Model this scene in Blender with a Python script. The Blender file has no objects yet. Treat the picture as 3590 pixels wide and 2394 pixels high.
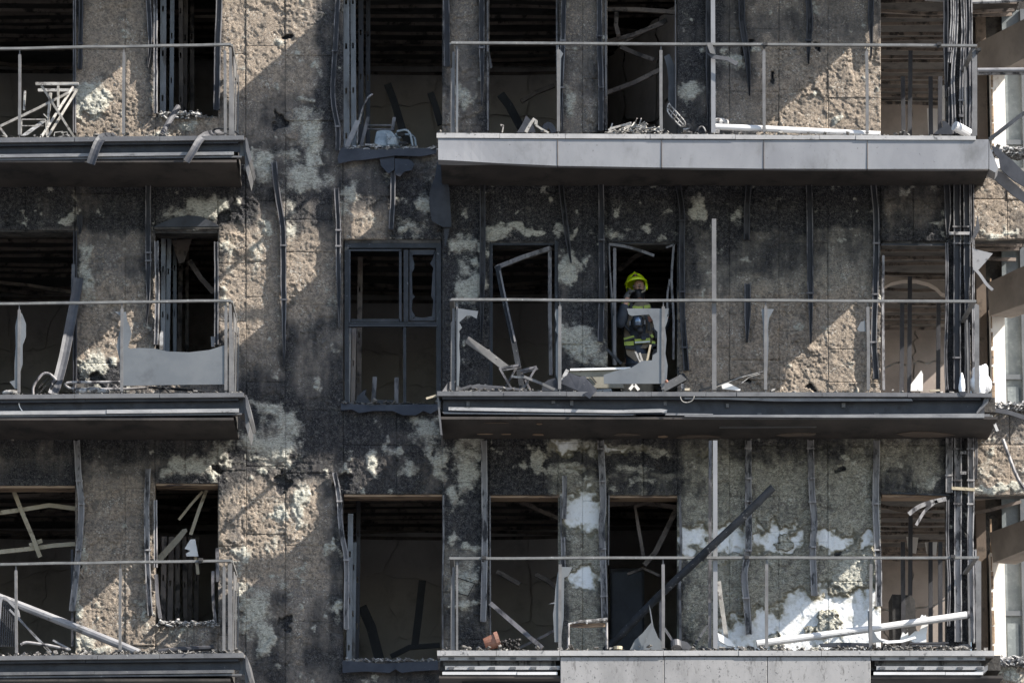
import bpy, math, random
import numpy as np
from mathutils import Vector, Matrix

rnd = random.Random(7)
scene = bpy.context.scene
col = scene.collection

# ---------------------------------------------------------------- camera
PITCH = math.radians(12.1)
RANGE = 58.0                      # metres from lens to the middle of the facade
FOC = 300.0 * RANGE               # focal length in photo pixels: 300 px per metre on the facade
FW = Vector((0, math.cos(PITCH), math.sin(PITCH)))
UP = Vector((0, -math.sin(PITCH), math.cos(PITCH)))
EYE = FW * -RANGE
camd = bpy.data.cameras.new("camera")
camd.sensor_width = 36.0
camd.lens = FOC * 36.0 / 3590.0
camd.clip_start = 1.0
camd.clip_end = 3000.0
cam = bpy.data.objects.new("camera", camd)
cam.location = EYE
cam.rotation_euler = (math.pi / 2 + PITCH, 0, 0)
col.objects.link(cam)
scene.camera = cam

# ---------------------------------------------------------------- daylight
SUN_DIR = Vector((-2.8, 1.0, -2.6)).normalized()
world = bpy.data.worlds.new("World")
scene.world = world
world.use_nodes = True
wn = world.node_tree
wn.nodes.clear()
sky = wn.nodes.new("ShaderNodeTexSky")
sky.sky_type = 'NISHITA'
sky.sun_disc = False
sky.sun_elevation = math.asin(-SUN_DIR.z)
sky.sun_rotation = math.atan2(-SUN_DIR.x, -SUN_DIR.y)
bg = wn.nodes.new("ShaderNodeBackground")
bg.inputs["Strength"].default_value = 0.098
wo = wn.nodes.new("ShaderNodeOutputWorld")
wn.links.new(sky.outputs[0], bg.inputs[0])
wn.links.new(bg.outputs[0], wo.inputs[0])
sund = bpy.data.lights.new("sun", 'SUN')
sund.energy = 5.0
sund.angle = math.radians(0.5)
sund.color = (1.0, 0.94, 0.86)
sun = bpy.data.objects.new("sun", sund)
sun.rotation_euler = SUN_DIR.to_track_quat('-Z', 'Y').to_euler()
sun.location = (30, -20, 40)
col.objects.link(sun)
scene.view_settings.view_transform = 'Standard'
scene.view_settings.look = 'None'
scene.view_settings.gamma = 1.0
scene.view_settings.use_curve_mapping = False
scene.view_settings.exposure = 1.5
scene.cycles.max_bounces = 8
scene.cycles.diffuse_bounces = 5

# ---------------------------------------------------------------- measuring
def P(px, py, d=0.0):
    """A point of the facade measured on the photo (3590 x 2394), d metres behind the wall face."""
    r = FW * FOC + Vector((1, 0, 0)) * (px - 1795.0) + UP * (1197.0 - py)
    t = (d - EYE.y) / r.y
    return EYE + r * t

def Pa(px, py, d):
    rx = px - 1795.0
    v = 1197.0 - py
    ry = FW.y * FOC + UP.y * v
    rz = FW.z * FOC + UP.z * v
    t = (d - EYE.y) / ry
    return np.stack([rx * t, EYE.y + ry * t, EYE.z + rz * t], -1)

def zf(ox, oy, s):
    def f(txt):
        out = []
        for w in txt.split():
            a, b = w.split(',')
            out.append((ox + float(a) / s, oy + float(b) / s))
        return out
    return f
Z0 = zf(0, 0, 1.0)
Z1 = zf(0, 0, 1.96); Z2 = zf(800, 0, 1.96); Z3 = zf(1500, 0, 1.96); Z4 = zf(2400, 0, 1.96)
Z5 = zf(0, 700, 1.96); Z6 = zf(800, 700, 1.96); Z7 = zf(1500, 750, 1.96); Z8 = zf(2400, 700, 1.96)
Z9 = zf(0, 1550, 1.858); Z10 = zf(800, 1550, 1.858); Z11 = zf(1500, 1550, 1.858); Z12 = zf(2400, 1550, 1.858)
ZR1 = zf(3050, 0, 2.904); ZR2 = zf(3050, 900, 2.613); ZR3 = zf(3050, 1700, 2.259)
ZB = zf(1500, 1250, 2.352); ZF = zf(2050, 850, 2.851); ZL = zf(0, 400, 2.613)

def V3(pts, d):
    if isinstance(d, (list, tuple)):
        return [P(x, y, k) for (x, y), k in zip(pts, d)]
    return [P(x, y, d) for x, y in pts]

# ---------------------------------------------------------------- noise (numpy)
def _h(ix, iy, seed):
    h = (ix.astype(np.int64) * 374761393 + iy.astype(np.int64) * 668265263 + seed * 974634777) & 0xffffffff
    h = ((h ^ (h >> 13)) * 1274126177) & 0xffffffff
    return ((h ^ (h >> 16)) & 0xffffff) / float(0xffffff)

def vnoise(x, y, seed):
    ix = np.floor(x); iy = np.floor(y)
    fx = x - ix; fy = y - iy
    fx = fx * fx * (3 - 2 * fx); fy = fy * fy * (3 - 2 * fy)
    a = _h(ix, iy, seed); b = _h(ix + 1, iy, seed); c = _h(ix, iy + 1, seed); d = _h(ix + 1, iy + 1, seed)
    return (a * (1 - fx) + b * fx) * (1 - fy) + (c * (1 - fx) + d * fx) * fy

def fbm(x, y, cell, octs=4, seed=0, gain=0.55):
    s = 0; a = 1.0; t = 0
    x = x / cell; y = y / cell
    for k in range(octs):
        s = s + a * vnoise(x + 17.3 * k, y - 9.1 * k, seed + k)
        t += a; a *= gain
        x = x * 2.03; y = y * 2.03
    return s / t

def sst(a, b, x):
    t = np.clip((x - a) / (b - a), 0, 1)
    return t * t * (3 - 2 * t)

# ---------------------------------------------------------------- mesh builder
class MB:
    def __init__(self):
        self.v = []; self.f = []
    def add(self, vs, fs):
        o = len(self.v)
        self.v += [tuple(p) for p in vs]
        self.f += [tuple(i + o for i in q) for q in fs]
        return self
    def hexa(self, a, b):
        """two quads a (near) and b (far) with the same winding"""
        return self.add(list(a) + list(b), [(0, 1, 2, 3), (7, 6, 5, 4), (0, 4, 5, 1), (1, 5, 6, 2), (2, 6, 7, 3), (3, 7, 4, 0)])
    def box(self, lo, hi):
        x0, y0, z0 = lo; x1, y1, z1 = hi
        return self.hexa([(x0, y0, z0), (x1, y0, z0), (x1, y0, z1), (x0, y0, z1)],
                         [(x0, y1, z0), (x1, y1, z0), (x1, y1, z1), (x0, y1, z1)])
    def cbox(self, c, s, rot=None):
        c = Vector(c)
        m = rot or Matrix.Identity(3)
        q = []
        for y in (-.5, .5):
            for x, z in ((-.5, -.5), (.5, -.5), (.5, .5), (-.5, .5)):
                q.append(c + m @ Vector((x * s[0], y * s[1], z * s[2])))
        return self.hexa(q[:4], q[4:])
    def prism(self, pts, ext):
        n = len(pts); e = Vector(ext)
        a = [Vector(p) for p in pts]; b = [p + e for p in a]
        fs = [tuple(range(n)), tuple(range(2 * n - 1, n - 1, -1))]
        fs += [(i, i + n, (i + 1) % n + n, (i + 1) % n) for i in range(n)]
        return self.add(a + b, fs)
    def plate(self, px, d, th=0.012):
        return self.prism(V3(px, d), (0, th, 0))
    def sweep(self, path, prof, normal=(0, -1, 0), cap=True):
        n = 0 if callable(prof) else len(prof); N = Vector(normal)
        path = [Vector(p) for p in path]
        vs = []; fs = []
        for i, p in enumerate(path):
            t = (path[min(i + 1, len(path) - 1)] - path[max(i - 1, 0)])
            if t.length < 1e-9: t = Vector((0, 0, -1))
            t.normalize()
            s = t.cross(N)
            if s.length < 1e-4: s = t.cross(Vector((1, 0, 0.3)))
            s.normalize()
            m = s.cross(t)
            pr = prof(i / max(1, len(path) - 1)) if callable(prof) else prof
            for a, b in pr: vs.append(p + s * a + m * b)
        if callable(prof): n = len(prof(0))
        for i in range(len(path) - 1):
            for k in range(n):
                k2 = (k + 1) % n
                fs.append((i * n + k, i * n + k2, (i + 1) * n + k2, (i + 1) * n + k))
        if cap:
            fs.append(tuple(range(n))[::-1])
            fs.append(tuple((len(path) - 1) * n + k for k in range(n)))
        return self.add(vs, fs)
    def bar(self, path, w, h=None, normal=(0, -1, 0)):
        h = h or w
        return self.sweep(path, [(-w / 2, -h / 2), (w / 2, -h / 2), (w / 2, h / 2), (-w / 2, h / 2)], normal)
    def tube(self, path, r, n=8, normal=(0, -1, 0)):
        return self.sweep(path, [(r * math.cos(2 * math.pi * k / n), r * math.sin(2 * math.pi * k / n)) for k in range(n)], normal)
    def ball(self, c, r, nu=12, nv=8, sc=(1, 1, 1)):
        c = Vector(c); vs = []; fs = []
        for j in range(nv + 1):
            th = math.pi * j / nv
            for i in range(nu):
                ph = 2 * math.pi * i / nu
                vs.append(c + Vector((r * sc[0] * math.sin(th) * math.cos(ph), r * sc[1] * math.sin(th) * math.sin(ph), r * sc[2] * math.cos(th))))
        for j in range(nv):
            for i in range(nu):
                fs.append((j * nu + i, j * nu + (i + 1) % nu, (j + 1) * nu + (i + 1) % nu, (j + 1) * nu + i))
        return self.add(vs, fs)

WL = {}
def link(o, loc, parent):
    o.location = Vector(loc) - (WL[parent.name] if parent else Vector((0, 0, 0)))
    if parent: o.parent = parent
    col.objects.link(o)
    WL[o.name] = Vector(loc)
    return o

def tag(o, label=None, cat=None, group=None, kind=None):
    if label: o["label"] = label
    if cat: o["category"] = cat
    if group: o["group"] = group
    if kind: o["kind"] = kind
    return o

def build(name, mb, mat, parent=None, smooth=False, label=None, cat=None, group=None, kind=None, bevel=0):
    vs = np.array(mb.v, dtype=float)
    c = np.array([(vs[:, 0].min() + vs[:, 0].max()) / 2, (vs[:, 1].min() + vs[:, 1].max()) / 2, vs[:, 2].min()])
    me = bpy.data.meshes.new(name)
    me.from_pydata((vs - c).tolist(), [], mb.f)
    me.materials.append(mat)
    if smooth: me.polygons.foreach_set("use_smooth", [True] * len(me.polygons))
    o = bpy.data.objects.new(name, me)
    if bevel:
        b = o.modifiers.new("bevel", 'BEVEL'); b.width = bevel; b.segments = 1; b.limit_method = 'ANGLE'
    link(o, c, parent)
    return tag(o, label, cat, group, kind)

def thing(name, label, cat, loc, group=None, parent=None):
    o = bpy.data.objects.new(name, None)
    o.empty_display_size = 0.2
    link(o, loc, parent)
    return tag(o, label, cat, group)

# ---------------------------------------------------------------- materials
def nodes(name):
    m = bpy.data.materials.new(name)
    m.use_nodes = True
    nt = m.node_tree
    b = nt.nodes["Principled BSDF"]
    return m, nt, b

class NT:
    def __init__(self, nt):
        self.nt = nt
        self.pos = nt.nodes.new("ShaderNodeNewGeometry").outputs["Position"]
    def noise(self, scale, detail=5, rough=.6, vec=None, dist=0.0):
        n = self.nt.nodes.new("ShaderNodeTexNoise")
        n.inputs["Scale"].default_value = scale
        n.inputs["Detail"].default_value = detail
        n.inputs["Roughness"].default_value = rough
        n.inputs["Distortion"].default_value = dist
        self.nt.links.new(vec or self.pos, n.inputs["Vector"])
        return n.outputs["Fac"]
    def scaled(self, s):
        n = self.nt.nodes.new("ShaderNodeVectorMath"); n.operation = 'MULTIPLY'
        self.nt.links.new(self.pos, n.inputs[0]); n.inputs[1].default_value = s
        return n.outputs[0]
    def ramp(self, x, a, b, y0=0.0, y1=1.0):
        n = self.nt.nodes.new("ShaderNodeMapRange"); n.interpolation_type = 'SMOOTHSTEP'
        self._in(n.inputs["Value"], x)
        n.inputs["From Min"].default_value = a; n.inputs["From Max"].default_value = b
        n.inputs["To Min"].default_value = y0; n.inputs["To Max"].default_value = y1
        return n.outputs[0]
    def _in(self, s, x):
        if isinstance(x, (int, float)): s.default_value = x
        elif isinstance(x, tuple): s.default_value = (*x, 1.0)
        else: self.nt.links.new(x, s)
    def math(self, op, a, b=0.0):
        n = self.nt.nodes.new("ShaderNodeMath"); n.operation = op
        self._in(n.inputs[0], a); self._in(n.inputs[1], b)
        return n.outputs[0]
    def mix(self, f, a, b):
        n = self.nt.nodes.new("ShaderNodeMix"); n.data_type = 'RGBA'
        self._in(n.inputs["Factor"], f); self._in(n.inputs["A"], a); self._in(n.inputs["B"], b)
        return n.outputs["Result"]
    def attr(self, name):
        n = self.nt.nodes.new("ShaderNodeAttribute"); n.attribute_name = name
        return n
    def bump(self, h, strength, dist, prev=None):
        n = self.nt.nodes.new("ShaderNodeBump")
        n.inputs["Strength"].default_value = strength; n.inputs["Distance"].default_value = dist
        self.nt.links.new(h, n.inputs["Height"])
        if prev is not None: self.nt.links.new(prev, n.inputs["Normal"])
        return n.outputs[0]

def surf(name, c1, c2, scale=3.0, rough=.75, metal=0.0, soot=None, soot_at=(.52, .68), soot_scale=6.0, ash=None, ash_at=(.62, .7),
         ash_scale=25.0, bump=.3, bscale=45.0, bdist=.006, streak=(1, 1, 1), spec=.3):
    m, nt, b = nodes(name)
    k = NT(nt)
    vec = k.scaled(streak)
    c = k.mix(k.ramp(k.noise(scale, 6, .65, vec), .35, .65), c1, c2)
    if soot: c = k.mix(k.ramp(k.noise(soot_scale, 7, .7, vec), *soot_at), c, soot)
    if ash: c = k.mix(k.ramp(k.noise(ash_scale, 6, .7), *ash_at), c, ash)
    nt.links.new(c, b.inputs["Base Color"])
    b.inputs["Roughness"].default_value = rough
    b.inputs["Metallic"].default_value = metal
    b.inputs["Specular IOR Level"].default_value = spec
    if bump:
        nt.links.new(k.bump(k.noise(bscale, 5, .7), bump, bdist), b.inputs["Normal"])
    return m

MT = {}
MT['fascia'] = surf("painted_fascia_metal", (.165, .165, .172), (.205, .205, .21), 1.2, .38, .0, soot=(.11, .108, .106), soot_at=(.5, .78), soot_scale=2.6, ash=(.085, .083, .08), ash_at=(.63, .68), ash_scale=26, streak=(1, 1, .5), bump=.15, bscale=8, bdist=.01, spec=.5)
MT['fascia_stained'] = surf("weathered_fascia_panel", (.2, .195, .19), (.27, .262, .255), 2.5, .6, 0, soot=(.12, .115, .11), soot_at=(.55, .66), soot_scale=9, ash=(.07, .07, .072), ash_at=(.6, .64), ash_scale=34, bump=.25, bscale=24, streak=(1, 1, .35))
MT['coping'] = surf("coping_metal", (.085, .085, .09), (.125, .125, .127), 3, .5, 0, soot=(.06, .06, .06), soot_at=(.55, .75), soot_scale=5, ash=(.4, .4, .38), ash_at=(.66, .72), ash_scale=30, bump=.2, bscale=25)
MT['coping_light'] = surf("ash_grey_coping", (.27, .265, .26), (.35, .34, .33), 3, .6, 0, soot=(.1, .1, .1), soot_at=(.55, .68), soot_scale=14, ash=(.5, .5, .48), ash_at=(.66, .72), ash_scale=30, bump=.3, bscale=30)
MT['web'] = surf("sooty_steel_channel", (.024, .027, .034), (.04, .043, .05), 4, .5, 0, soot=(.018, .018, .02), soot_at=(.5, .7), soot_scale=5, ash=(.16, .16, .17), ash_at=(.66, .72), ash_scale=22, bump=.2, bscale=30)
MT['web_light'] = surf("ash_stained_channel", (.12, .118, .115), (.2, .195, .19), 4, .6, 0, soot=(.03, .03, .03), soot_at=(.5, .62), soot_scale=10, bump=.3, bscale=30, streak=(1, 1, .4))
MT['trim'] = surf("scorched_aluminium_strip", (.13, .13, .135), (.2, .2, .2), 5, .45, .0, soot=(.07, .07, .07), soot_at=(.58, .68), soot_scale=9, bump=.3, bscale=35, streak=(.6, 1, 2))
MT['trim_light'] = surf("bare_aluminium_strip", (.22, .22, .22), (.32, .315, .31), 5, .45, .0, soot=(.1, .095, .09), soot_at=(.6, .66), soot_scale=12, bump=.3, bscale=35, streak=(.5, 1, 2))
MT['trim_dark'] = surf("sooty_strip", (.07, .07, .075), (.11, .11, .11), 5, .5, .0, ash=(.25, .25, .25), ash_at=(.64, .7), ash_scale=20, bump=.3, bscale=35)
MT['soffit'] = surf("smoke_stained_soffit", (.04, .035, .032), (.062, .053, .047), 1.4, .8, 0, soot=(.02, .019, .018), soot_at=(.48, .66), soot_scale=1.6, ash=(.2, .14, .09), ash_at=(.7, .73), ash_scale=9, bump=.25, bscale=14, streak=(1, .6, 1))
MT['rail_bar'] = surf("handrail_metal", (.11, .11, .108), (.16, .16, .155), 6, .5, 0, ash=(.3, .3, .29), ash_at=(.6, .68), ash_scale=30, bump=.2, bscale=40)
MT['post'] = surf("post_metal", (.10, .098, .097), (.145, .142, .14), 6, .5, 0, soot=(.09, .085, .08), soot_at=(.58, .7), soot_scale=8, bump=.15, bscale=40)
MT['glass'] = surf("clouded_balustrade_glass", (.10, .106, .112), (.125, .13, .133), 2, .28, 0, soot=(.075, .077, .08), soot_at=(.5, .76), soot_scale=3.5, ash=(.27, .26, .24), ash_at=(.7, .74), ash_scale=30, bump=.06, bscale=12, spec=.5)
MT['rail_light'] = surf("pale_burnt_channel", (.2, .19, .19), (.3, .29, .285), 5, .55, 0, soot=(.04, .038, .04), soot_at=(.48, .6), soot_scale=9, bump=.3, bscale=40, streak=(1, 1, .4))
MT['rail_mid'] = surf("burnt_channel", (.1, .096, .1), (.165, .158, .16), 5, .55, 0, soot=(.025, .025, .028), soot_at=(.45, .6), soot_scale=8, bump=.3, bscale=40, streak=(1, 1, .4))
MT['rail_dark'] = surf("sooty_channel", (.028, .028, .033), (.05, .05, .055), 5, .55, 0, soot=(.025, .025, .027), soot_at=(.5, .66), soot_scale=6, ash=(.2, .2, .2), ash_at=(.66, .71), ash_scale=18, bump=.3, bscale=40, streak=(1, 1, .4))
MT['rail_recess'] = surf('shaded_channel_recess', (.03, .03, .033), (.07, .068, .07), 6, .7, 0, soot=(.012, .012, .013), soot_at=(.45, .6), soot_scale=8, bump=.3, bscale=40, streak=(1, 1, .4))
MT['floor'] = surf('ash_covered_floor', (.2, .195, .19), (.3, .29, .28), 3, .9, 0, soot=(.08, .078, .075), soot_at=(.5, .65), soot_scale=5, bump=.4, bscale=30)
MT['beam_dark'] = surf('rust_and_shade_brown', (.11, .085, .068), (.15, .12, .095), 2, .9, 0, soot=(.05, .04, .034), soot_at=(.5, .7), soot_scale=4, bump=.3, bscale=25)  # dark brown holds the terrace wall's shade; also rust and peeled patches
MT['core'] = surf("charred_masonry", (.04, .038, .036), (.085, .078, .07), 4, .9, 0, soot=(.015, .015, .015), soot_at=(.45, .65), soot_scale=6, bump=.6, bscale=30, bdist=.015)
MT['ceiling'] = surf("sooty_ceiling", (.065, .06, .056), (.1, .093, .086), 2, .9, 0, soot=(.02, .018, .017), soot_at=(.5, .7), soot_scale=3, bump=.5, bscale=20)
MT['batten'] = surf("sooty_batten", (.12, .1, .088), (.2, .165, .14), 4, .8, 0, soot=(.03, .027, .025), soot_at=(.5, .62), soot_scale=5, bump=.3, bscale=30)
MT['board'] = surf("smoked_plasterboard", (.5, .47, .44), (.6, .565, .53), 1.2, .9, 0, soot=(.3, .28, .26), soot_at=(.5, .75), soot_scale=1.6, bump=.3, bscale=25)
MT['board_pale'] = surf("beige_plasterboard", (.19, .165, .148), (.29, .25, .222), 1.2, .9, 0, soot=(.28, .23, .2), soot_at=(.52, .8), soot_scale=1.8, bump=.25, bscale=25)
MT['beam'] = surf("smoked_beam_plaster", (.22, .19, .165), (.3, .26, .225), 2, .9, 0, soot=(.13, .105, .085), soot_at=(.55, .8), soot_scale=2.5, bump=.3, bscale=25)
MT['pier'] = surf("bare_rendered_pier", (.76, .71, .64), (.84, .81, .77), 3, .9, 0, soot=(.32, .22, .16), soot_at=(.6, .72), soot_scale=4, bump=.35, bscale=20, streak=(1, 1, .5))
MT['grey_panel'] = surf("grey_green_panel", (.115, .132, .137), (.165, .182, .185), 5, .6, 0, soot=(.2, .22, .22), soot_at=(.5, .7), soot_scale=14, bump=.25, bscale=20)
MT['grey_frame'] = surf("grey_panel_frame", (.09, .098, .106), (.12, .128, .136), 5, .55, 0, soot=(.12, .12, .125), soot_at=(.55, .7), soot_scale=9, bump=.2, bscale=30)
MT['wood'] = surf("scorched_lintel_timber", (.22, .15, .1), (.3, .22, .15), 3, .8, 0, soot=(.06, .045, .04), soot_at=(.5, .65), soot_scale=7, bump=.4, bscale=30, streak=(.35, 1, 2))
MT['frame_dark'] = surf("charred_window_frame", (.012, .014, .017), (.026, .028, .033), 5, .5, 0, ash=(.14, .14, .15), ash_at=(.62, .68), ash_scale=25, bump=.4, bscale=40)
MT['frame_grey'] = surf("scorched_door_frame", (.1, .097, .1), (.17, .165, .165), 6, .55, 0, soot=(.04, .038, .038), soot_at=(.5, .6), soot_scale=8, bump=.4, bscale=40, streak=(1, 1, .4))
MT['stud'] = surf("galvanised_stud", (.15, .162, .172), (.25, .265, .28), 3, .5, .0, soot=(.07, .065, .06), soot_at=(.5, .68), soot_scale=4, bump=.2, bscale=25, streak=(1, 1, .4))
MT['stick'] = surf("ash_covered_stick", (.22, .21, .19), (.36, .345, .32), 8, .75, 0, soot=(.1, .09, .085), soot_at=(.53, .63), soot_scale=14, bump=.4, bscale=50)
MT['strip_tan'] = surf("tan_stained_batten", (.34, .29, .2), (.42, .37, .28), 5, .7, 0, soot=(.17, .14, .1), soot_at=(.54, .65), soot_scale=9, bump=.3, bscale=40)
MT['pipe_white'] = surf("scorched_white_pipe", (.42, .415, .41), (.55, .545, .54), 3, .5, 0, soot=(.18, .17, .165), soot_at=(.58, .66), soot_scale=5, bump=.1, bscale=30, streak=(.6, 1, 1.5))
MT['pipe_grey'] = surf("grey_pipe", (.17, .168, .175), (.24, .237, .24), 4, .5, 0, soot=(.1, .1, .1), soot_at=(.56, .66), soot_scale=7, bump=.2, bscale=40)
MT['pole_dark'] = surf("charred_pole", (.008, .010, .013), (.018, .021, .026), 8, .8, 0, ash=(.2, .2, .2), ash_at=(.62, .68), ash_scale=28, bump=.5, bscale=50)
MT['sheet_dark'] = surf("dark_bent_sheet", (.02, .022, .027), (.038, .04, .047), 4, .5, 0, ash=(.25, .25, .25), ash_at=(.68, .72), ash_scale=30, bump=.3, bscale=18)
MT['sheet_mid'] = surf("grey_bent_sheet", (.055, .055, .06), (.09, .09, .095), 4, .5, 0, soot=(.08, .08, .08), soot_at=(.55, .7), soot_scale=6, bump=.3, bscale=18)
MT['ash'] = surf("white_ash_flakes", (.24, .235, .23), (.40, .395, .385), 9, .9, 0, soot=(.09, .085, .08), soot_at=(.46, .58), soot_scale=16, bump=.5, bscale=60)
MT['char'] = surf("charcoal", (.02, .02, .021), (.045, .043, .042), 12, .8, 0, ash=(.3, .3, .29), ash_at=(.64, .7), ash_scale=30, bump=.6, bscale=60)
MT['rubble'] = surf("burnt_rubble", (.07, .066, .062), (.22, .212, .2), 22, .9, 0, soot=(.035, .033, .03), soot_at=(.48, .56), soot_scale=30, bump=.5, bscale=70)
MT['olive'] = surf("olive_scorched_board", (.2, .185, .145), (.27, .25, .2), 4, .75, 0, soot=(.1, .09, .07), soot_at=(.56, .7), soot_scale=8, bump=.3, bscale=30)
MT['bag'] = surf("white_plastic_bag", (.7, .71, .73), (.8, .8, .8), 5, .4, 0, bump=.6, bscale=14, bdist=.02)
MT['terracotta'] = surf("terracotta", (.17, .075, .05), (.24, .13, .095), 8, .8, 0, soot=(.1, .06, .05), soot_at=(.55, .68), soot_scale=9, bump=.3, bscale=40)
MT['white'] = surf("white_plate", (.68, .68, .67), (.78, .77, .75), 5, .8, 0, soot=(.35, .33, .3), soot_at=(.6, .72), soot_scale=8, bump=.3, bscale=30)
MT['blue_metal'] = surf("scorched_blue_grey_metal", (.2, .235, .255), (.33, .37, .39), 9, .45, 0, soot=(.07, .075, .08), soot_at=(.52, .66), soot_scale=9, bump=.5, bscale=16)
MT['ground'] = surf("street_asphalt", (.085, .085, .088), (.12, .12, .123), .2, .9, 0, bump=.2, bscale=8)

def wool_material():
    m, nt, b = nodes("scorched_mineral_wool")
    k = NT(nt)
    at = k.attr("stain")
    sep = nt.nodes.new("ShaderNodeSeparateColor")
    nt.links.new(at.outputs["Color"], sep.inputs[0])
    char, pale, back = sep.outputs[0], sep.outputs[1], sep.outputs[2]
    olive = k.ramp(at.outputs["Alpha"], 0.0, 1.0)
    sunlit_tan = k.attr('sunlit_tan').outputs['Fac']
    fine = k.noise(30, 7, .72)
    mid = k.noise(8, 7, .68)
    big = k.noise(2.0, 6, .62)
    vfine = k.noise(85, 6, .75)
    fib = k.noise(26, 7, .75, k.scaled((1.0, 1.0, 2.6)), 1.2)
    c = k.mix(k.ramp(big, .35, .65), (.198, .182, .168), (.295, .258, .222))
    c = k.mix(k.ramp(fine, .46, .64), c, (.42, .345, .27))
    c = k.mix(sunlit_tan, c, k.mix(k.ramp(fine, .36, .60), (.225, .186, .150), (.45, .37, .29)))  # lighter tan painted where the sun falls
    c = k.mix(k.math('MULTIPLY', olive, .9), c, k.mix(k.ramp(fib, .38, .62), (.22, .212, .172), (.60, .575, .465)))
    c = k.mix(k.ramp(mid, .48, .66, 0, .78), c, (.115, .100, .090))
    c = k.mix(k.math('MULTIPLY', k.ramp(vfine, .52, .62, 0, .85), k.math('SUBTRACT', 1.0, k.math('MULTIPLY', sunlit_tan, .35))), c, (.085, .078, .074))
    c = k.mix(k.ramp(k.noise(21, 7, .78), .66, .71), c, (.035, .032, .031))
    c = k.mix(k.math('MULTIPLY', k.ramp(k.noise(46, 5, .8), .55, .60), k.ramp(k.noise(5, 6, .7), .50, .60, .12, .9)), c, (.72, .69, .62))
    c = k.mix(k.math('MULTIPLY', k.ramp(k.noise(62, 5, .8, k.scaled((1.0, 1.0, 1.7))), .54, .59), k.ramp(k.noise(4.2, 6, .7), .44, .58, .25, .95)), c, (.045, .041, .039))
    # soot and char, ragged at the edge
    cf = k.ramp(k.math('ADD', char, k.math('ADD', k.math('MULTIPLY', k.math('SUBTRACT', fine, .5), .7), k.math('MULTIPLY', k.math('SUBTRACT', mid, .5), .6))), 0.2, .80)
    cc = k.mix(k.ramp(fine, .42, .68), (.023, .024, .027), (.088, .086, .089))
    cc = k.mix(k.ramp(vfine, .54, .62), cc, (.17, .16, .152))
    c = k.mix(cf, c, cc)
    # unburnt pale wool
    pn = k.math('ADD', k.math('MULTIPLY', k.math('SUBTRACT', mid, .5), 1.0), k.math('MULTIPLY', k.math('SUBTRACT', fib, .5), 1.3))
    pf = k.ramp(k.math('ADD', pale, pn), .28, .86)
    pc = k.mix(k.ramp(fib, .34, .60), (.20, .196, .165), (.64, .625, .54))
    pc = k.mix(k.ramp(vfine, .52, .66, 0, .7), pc, (.14, .138, .115))
    c = k.mix(pf, c, pc)
    # white backing laid bare, tinged yellow at its rim
    bk = k.math('ADD', back, k.math('ADD', k.math('MULTIPLY', k.math('SUBTRACT', fib, .5), .7), k.math('MULTIPLY', k.math('SUBTRACT', mid, .5), 1.1)))
    bf = k.ramp(k.math('ADD', back, k.math('ADD', k.math('MULTIPLY', k.math('SUBTRACT', fib, .5), .9), k.math('MULTIPLY', k.math('SUBTRACT', mid, .5), .9))), .02, .60)
    rim = k.mix(k.ramp(mid, .42, .6), (.25, .225, .155), (.47, .45, .38))
    bc = k.mix(k.ramp(bk, .42, 1.0), rim, (.70, .71, .71))
    bc = k.mix(k.ramp(mid, .50, .70, 0, .75), bc, (.40, .38, .31))
    bc = k.mix(k.ramp(fine, .66, .72, 0, .5), bc, (.2, .18, .14))
    c = k.mix(bf, c, bc)
    nt.links.new(c, b.inputs["Base Color"])
    b.inputs["Roughness"].default_value = .95
    b.inputs["Specular IOR Level"].default_value = .08
    flat = k.math('SUBTRACT', 1.0, k.math('MULTIPLY', bf, .85))
    h = k.math('MULTIPLY', k.math('ADD', k.math('ADD', k.noise(44, 7, .8, dist=.5), fib), k.math('MULTIPLY', vfine, .5)), flat)
    nt.links.new(k.bump(h, 1.0, .024), b.inputs["Normal"])
    return m
MT['wool'] = wool_material()
# ================================================================ the setting
g = MB()
gz = EYE.z - 1.6
g.add([(-700, -700, gz), (700, -700, gz), (700, 700, gz), (-700, 700, gz)], [(0, 1, 2, 3)])
build("ground", g, MT['ground'], kind='structure')

CAP = {0: -430.0, 1: 472.0, 2: 1374.0, 3: 2282.0}      # photo height of the balcony coping on each storey
FRONT = -1.22                                           # how far the balconies stand out
FLOOR = {r: P(1795, CAP[r], FRONT).z - .015 for r in (1, 2, 3)}
FLOOR[0] = FLOOR[1] + (FLOOR[1] - FLOOR[2])
FLOOR[4] = FLOOR[3] - 3.08
def WX(px): return (px - 1795.0) / 300.0

apt = thing("apartment_building", "fire-gutted apartment block with scorched insulation, burnt-out windows and bent balconies", "building", (0, 2.5, gz))

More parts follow.
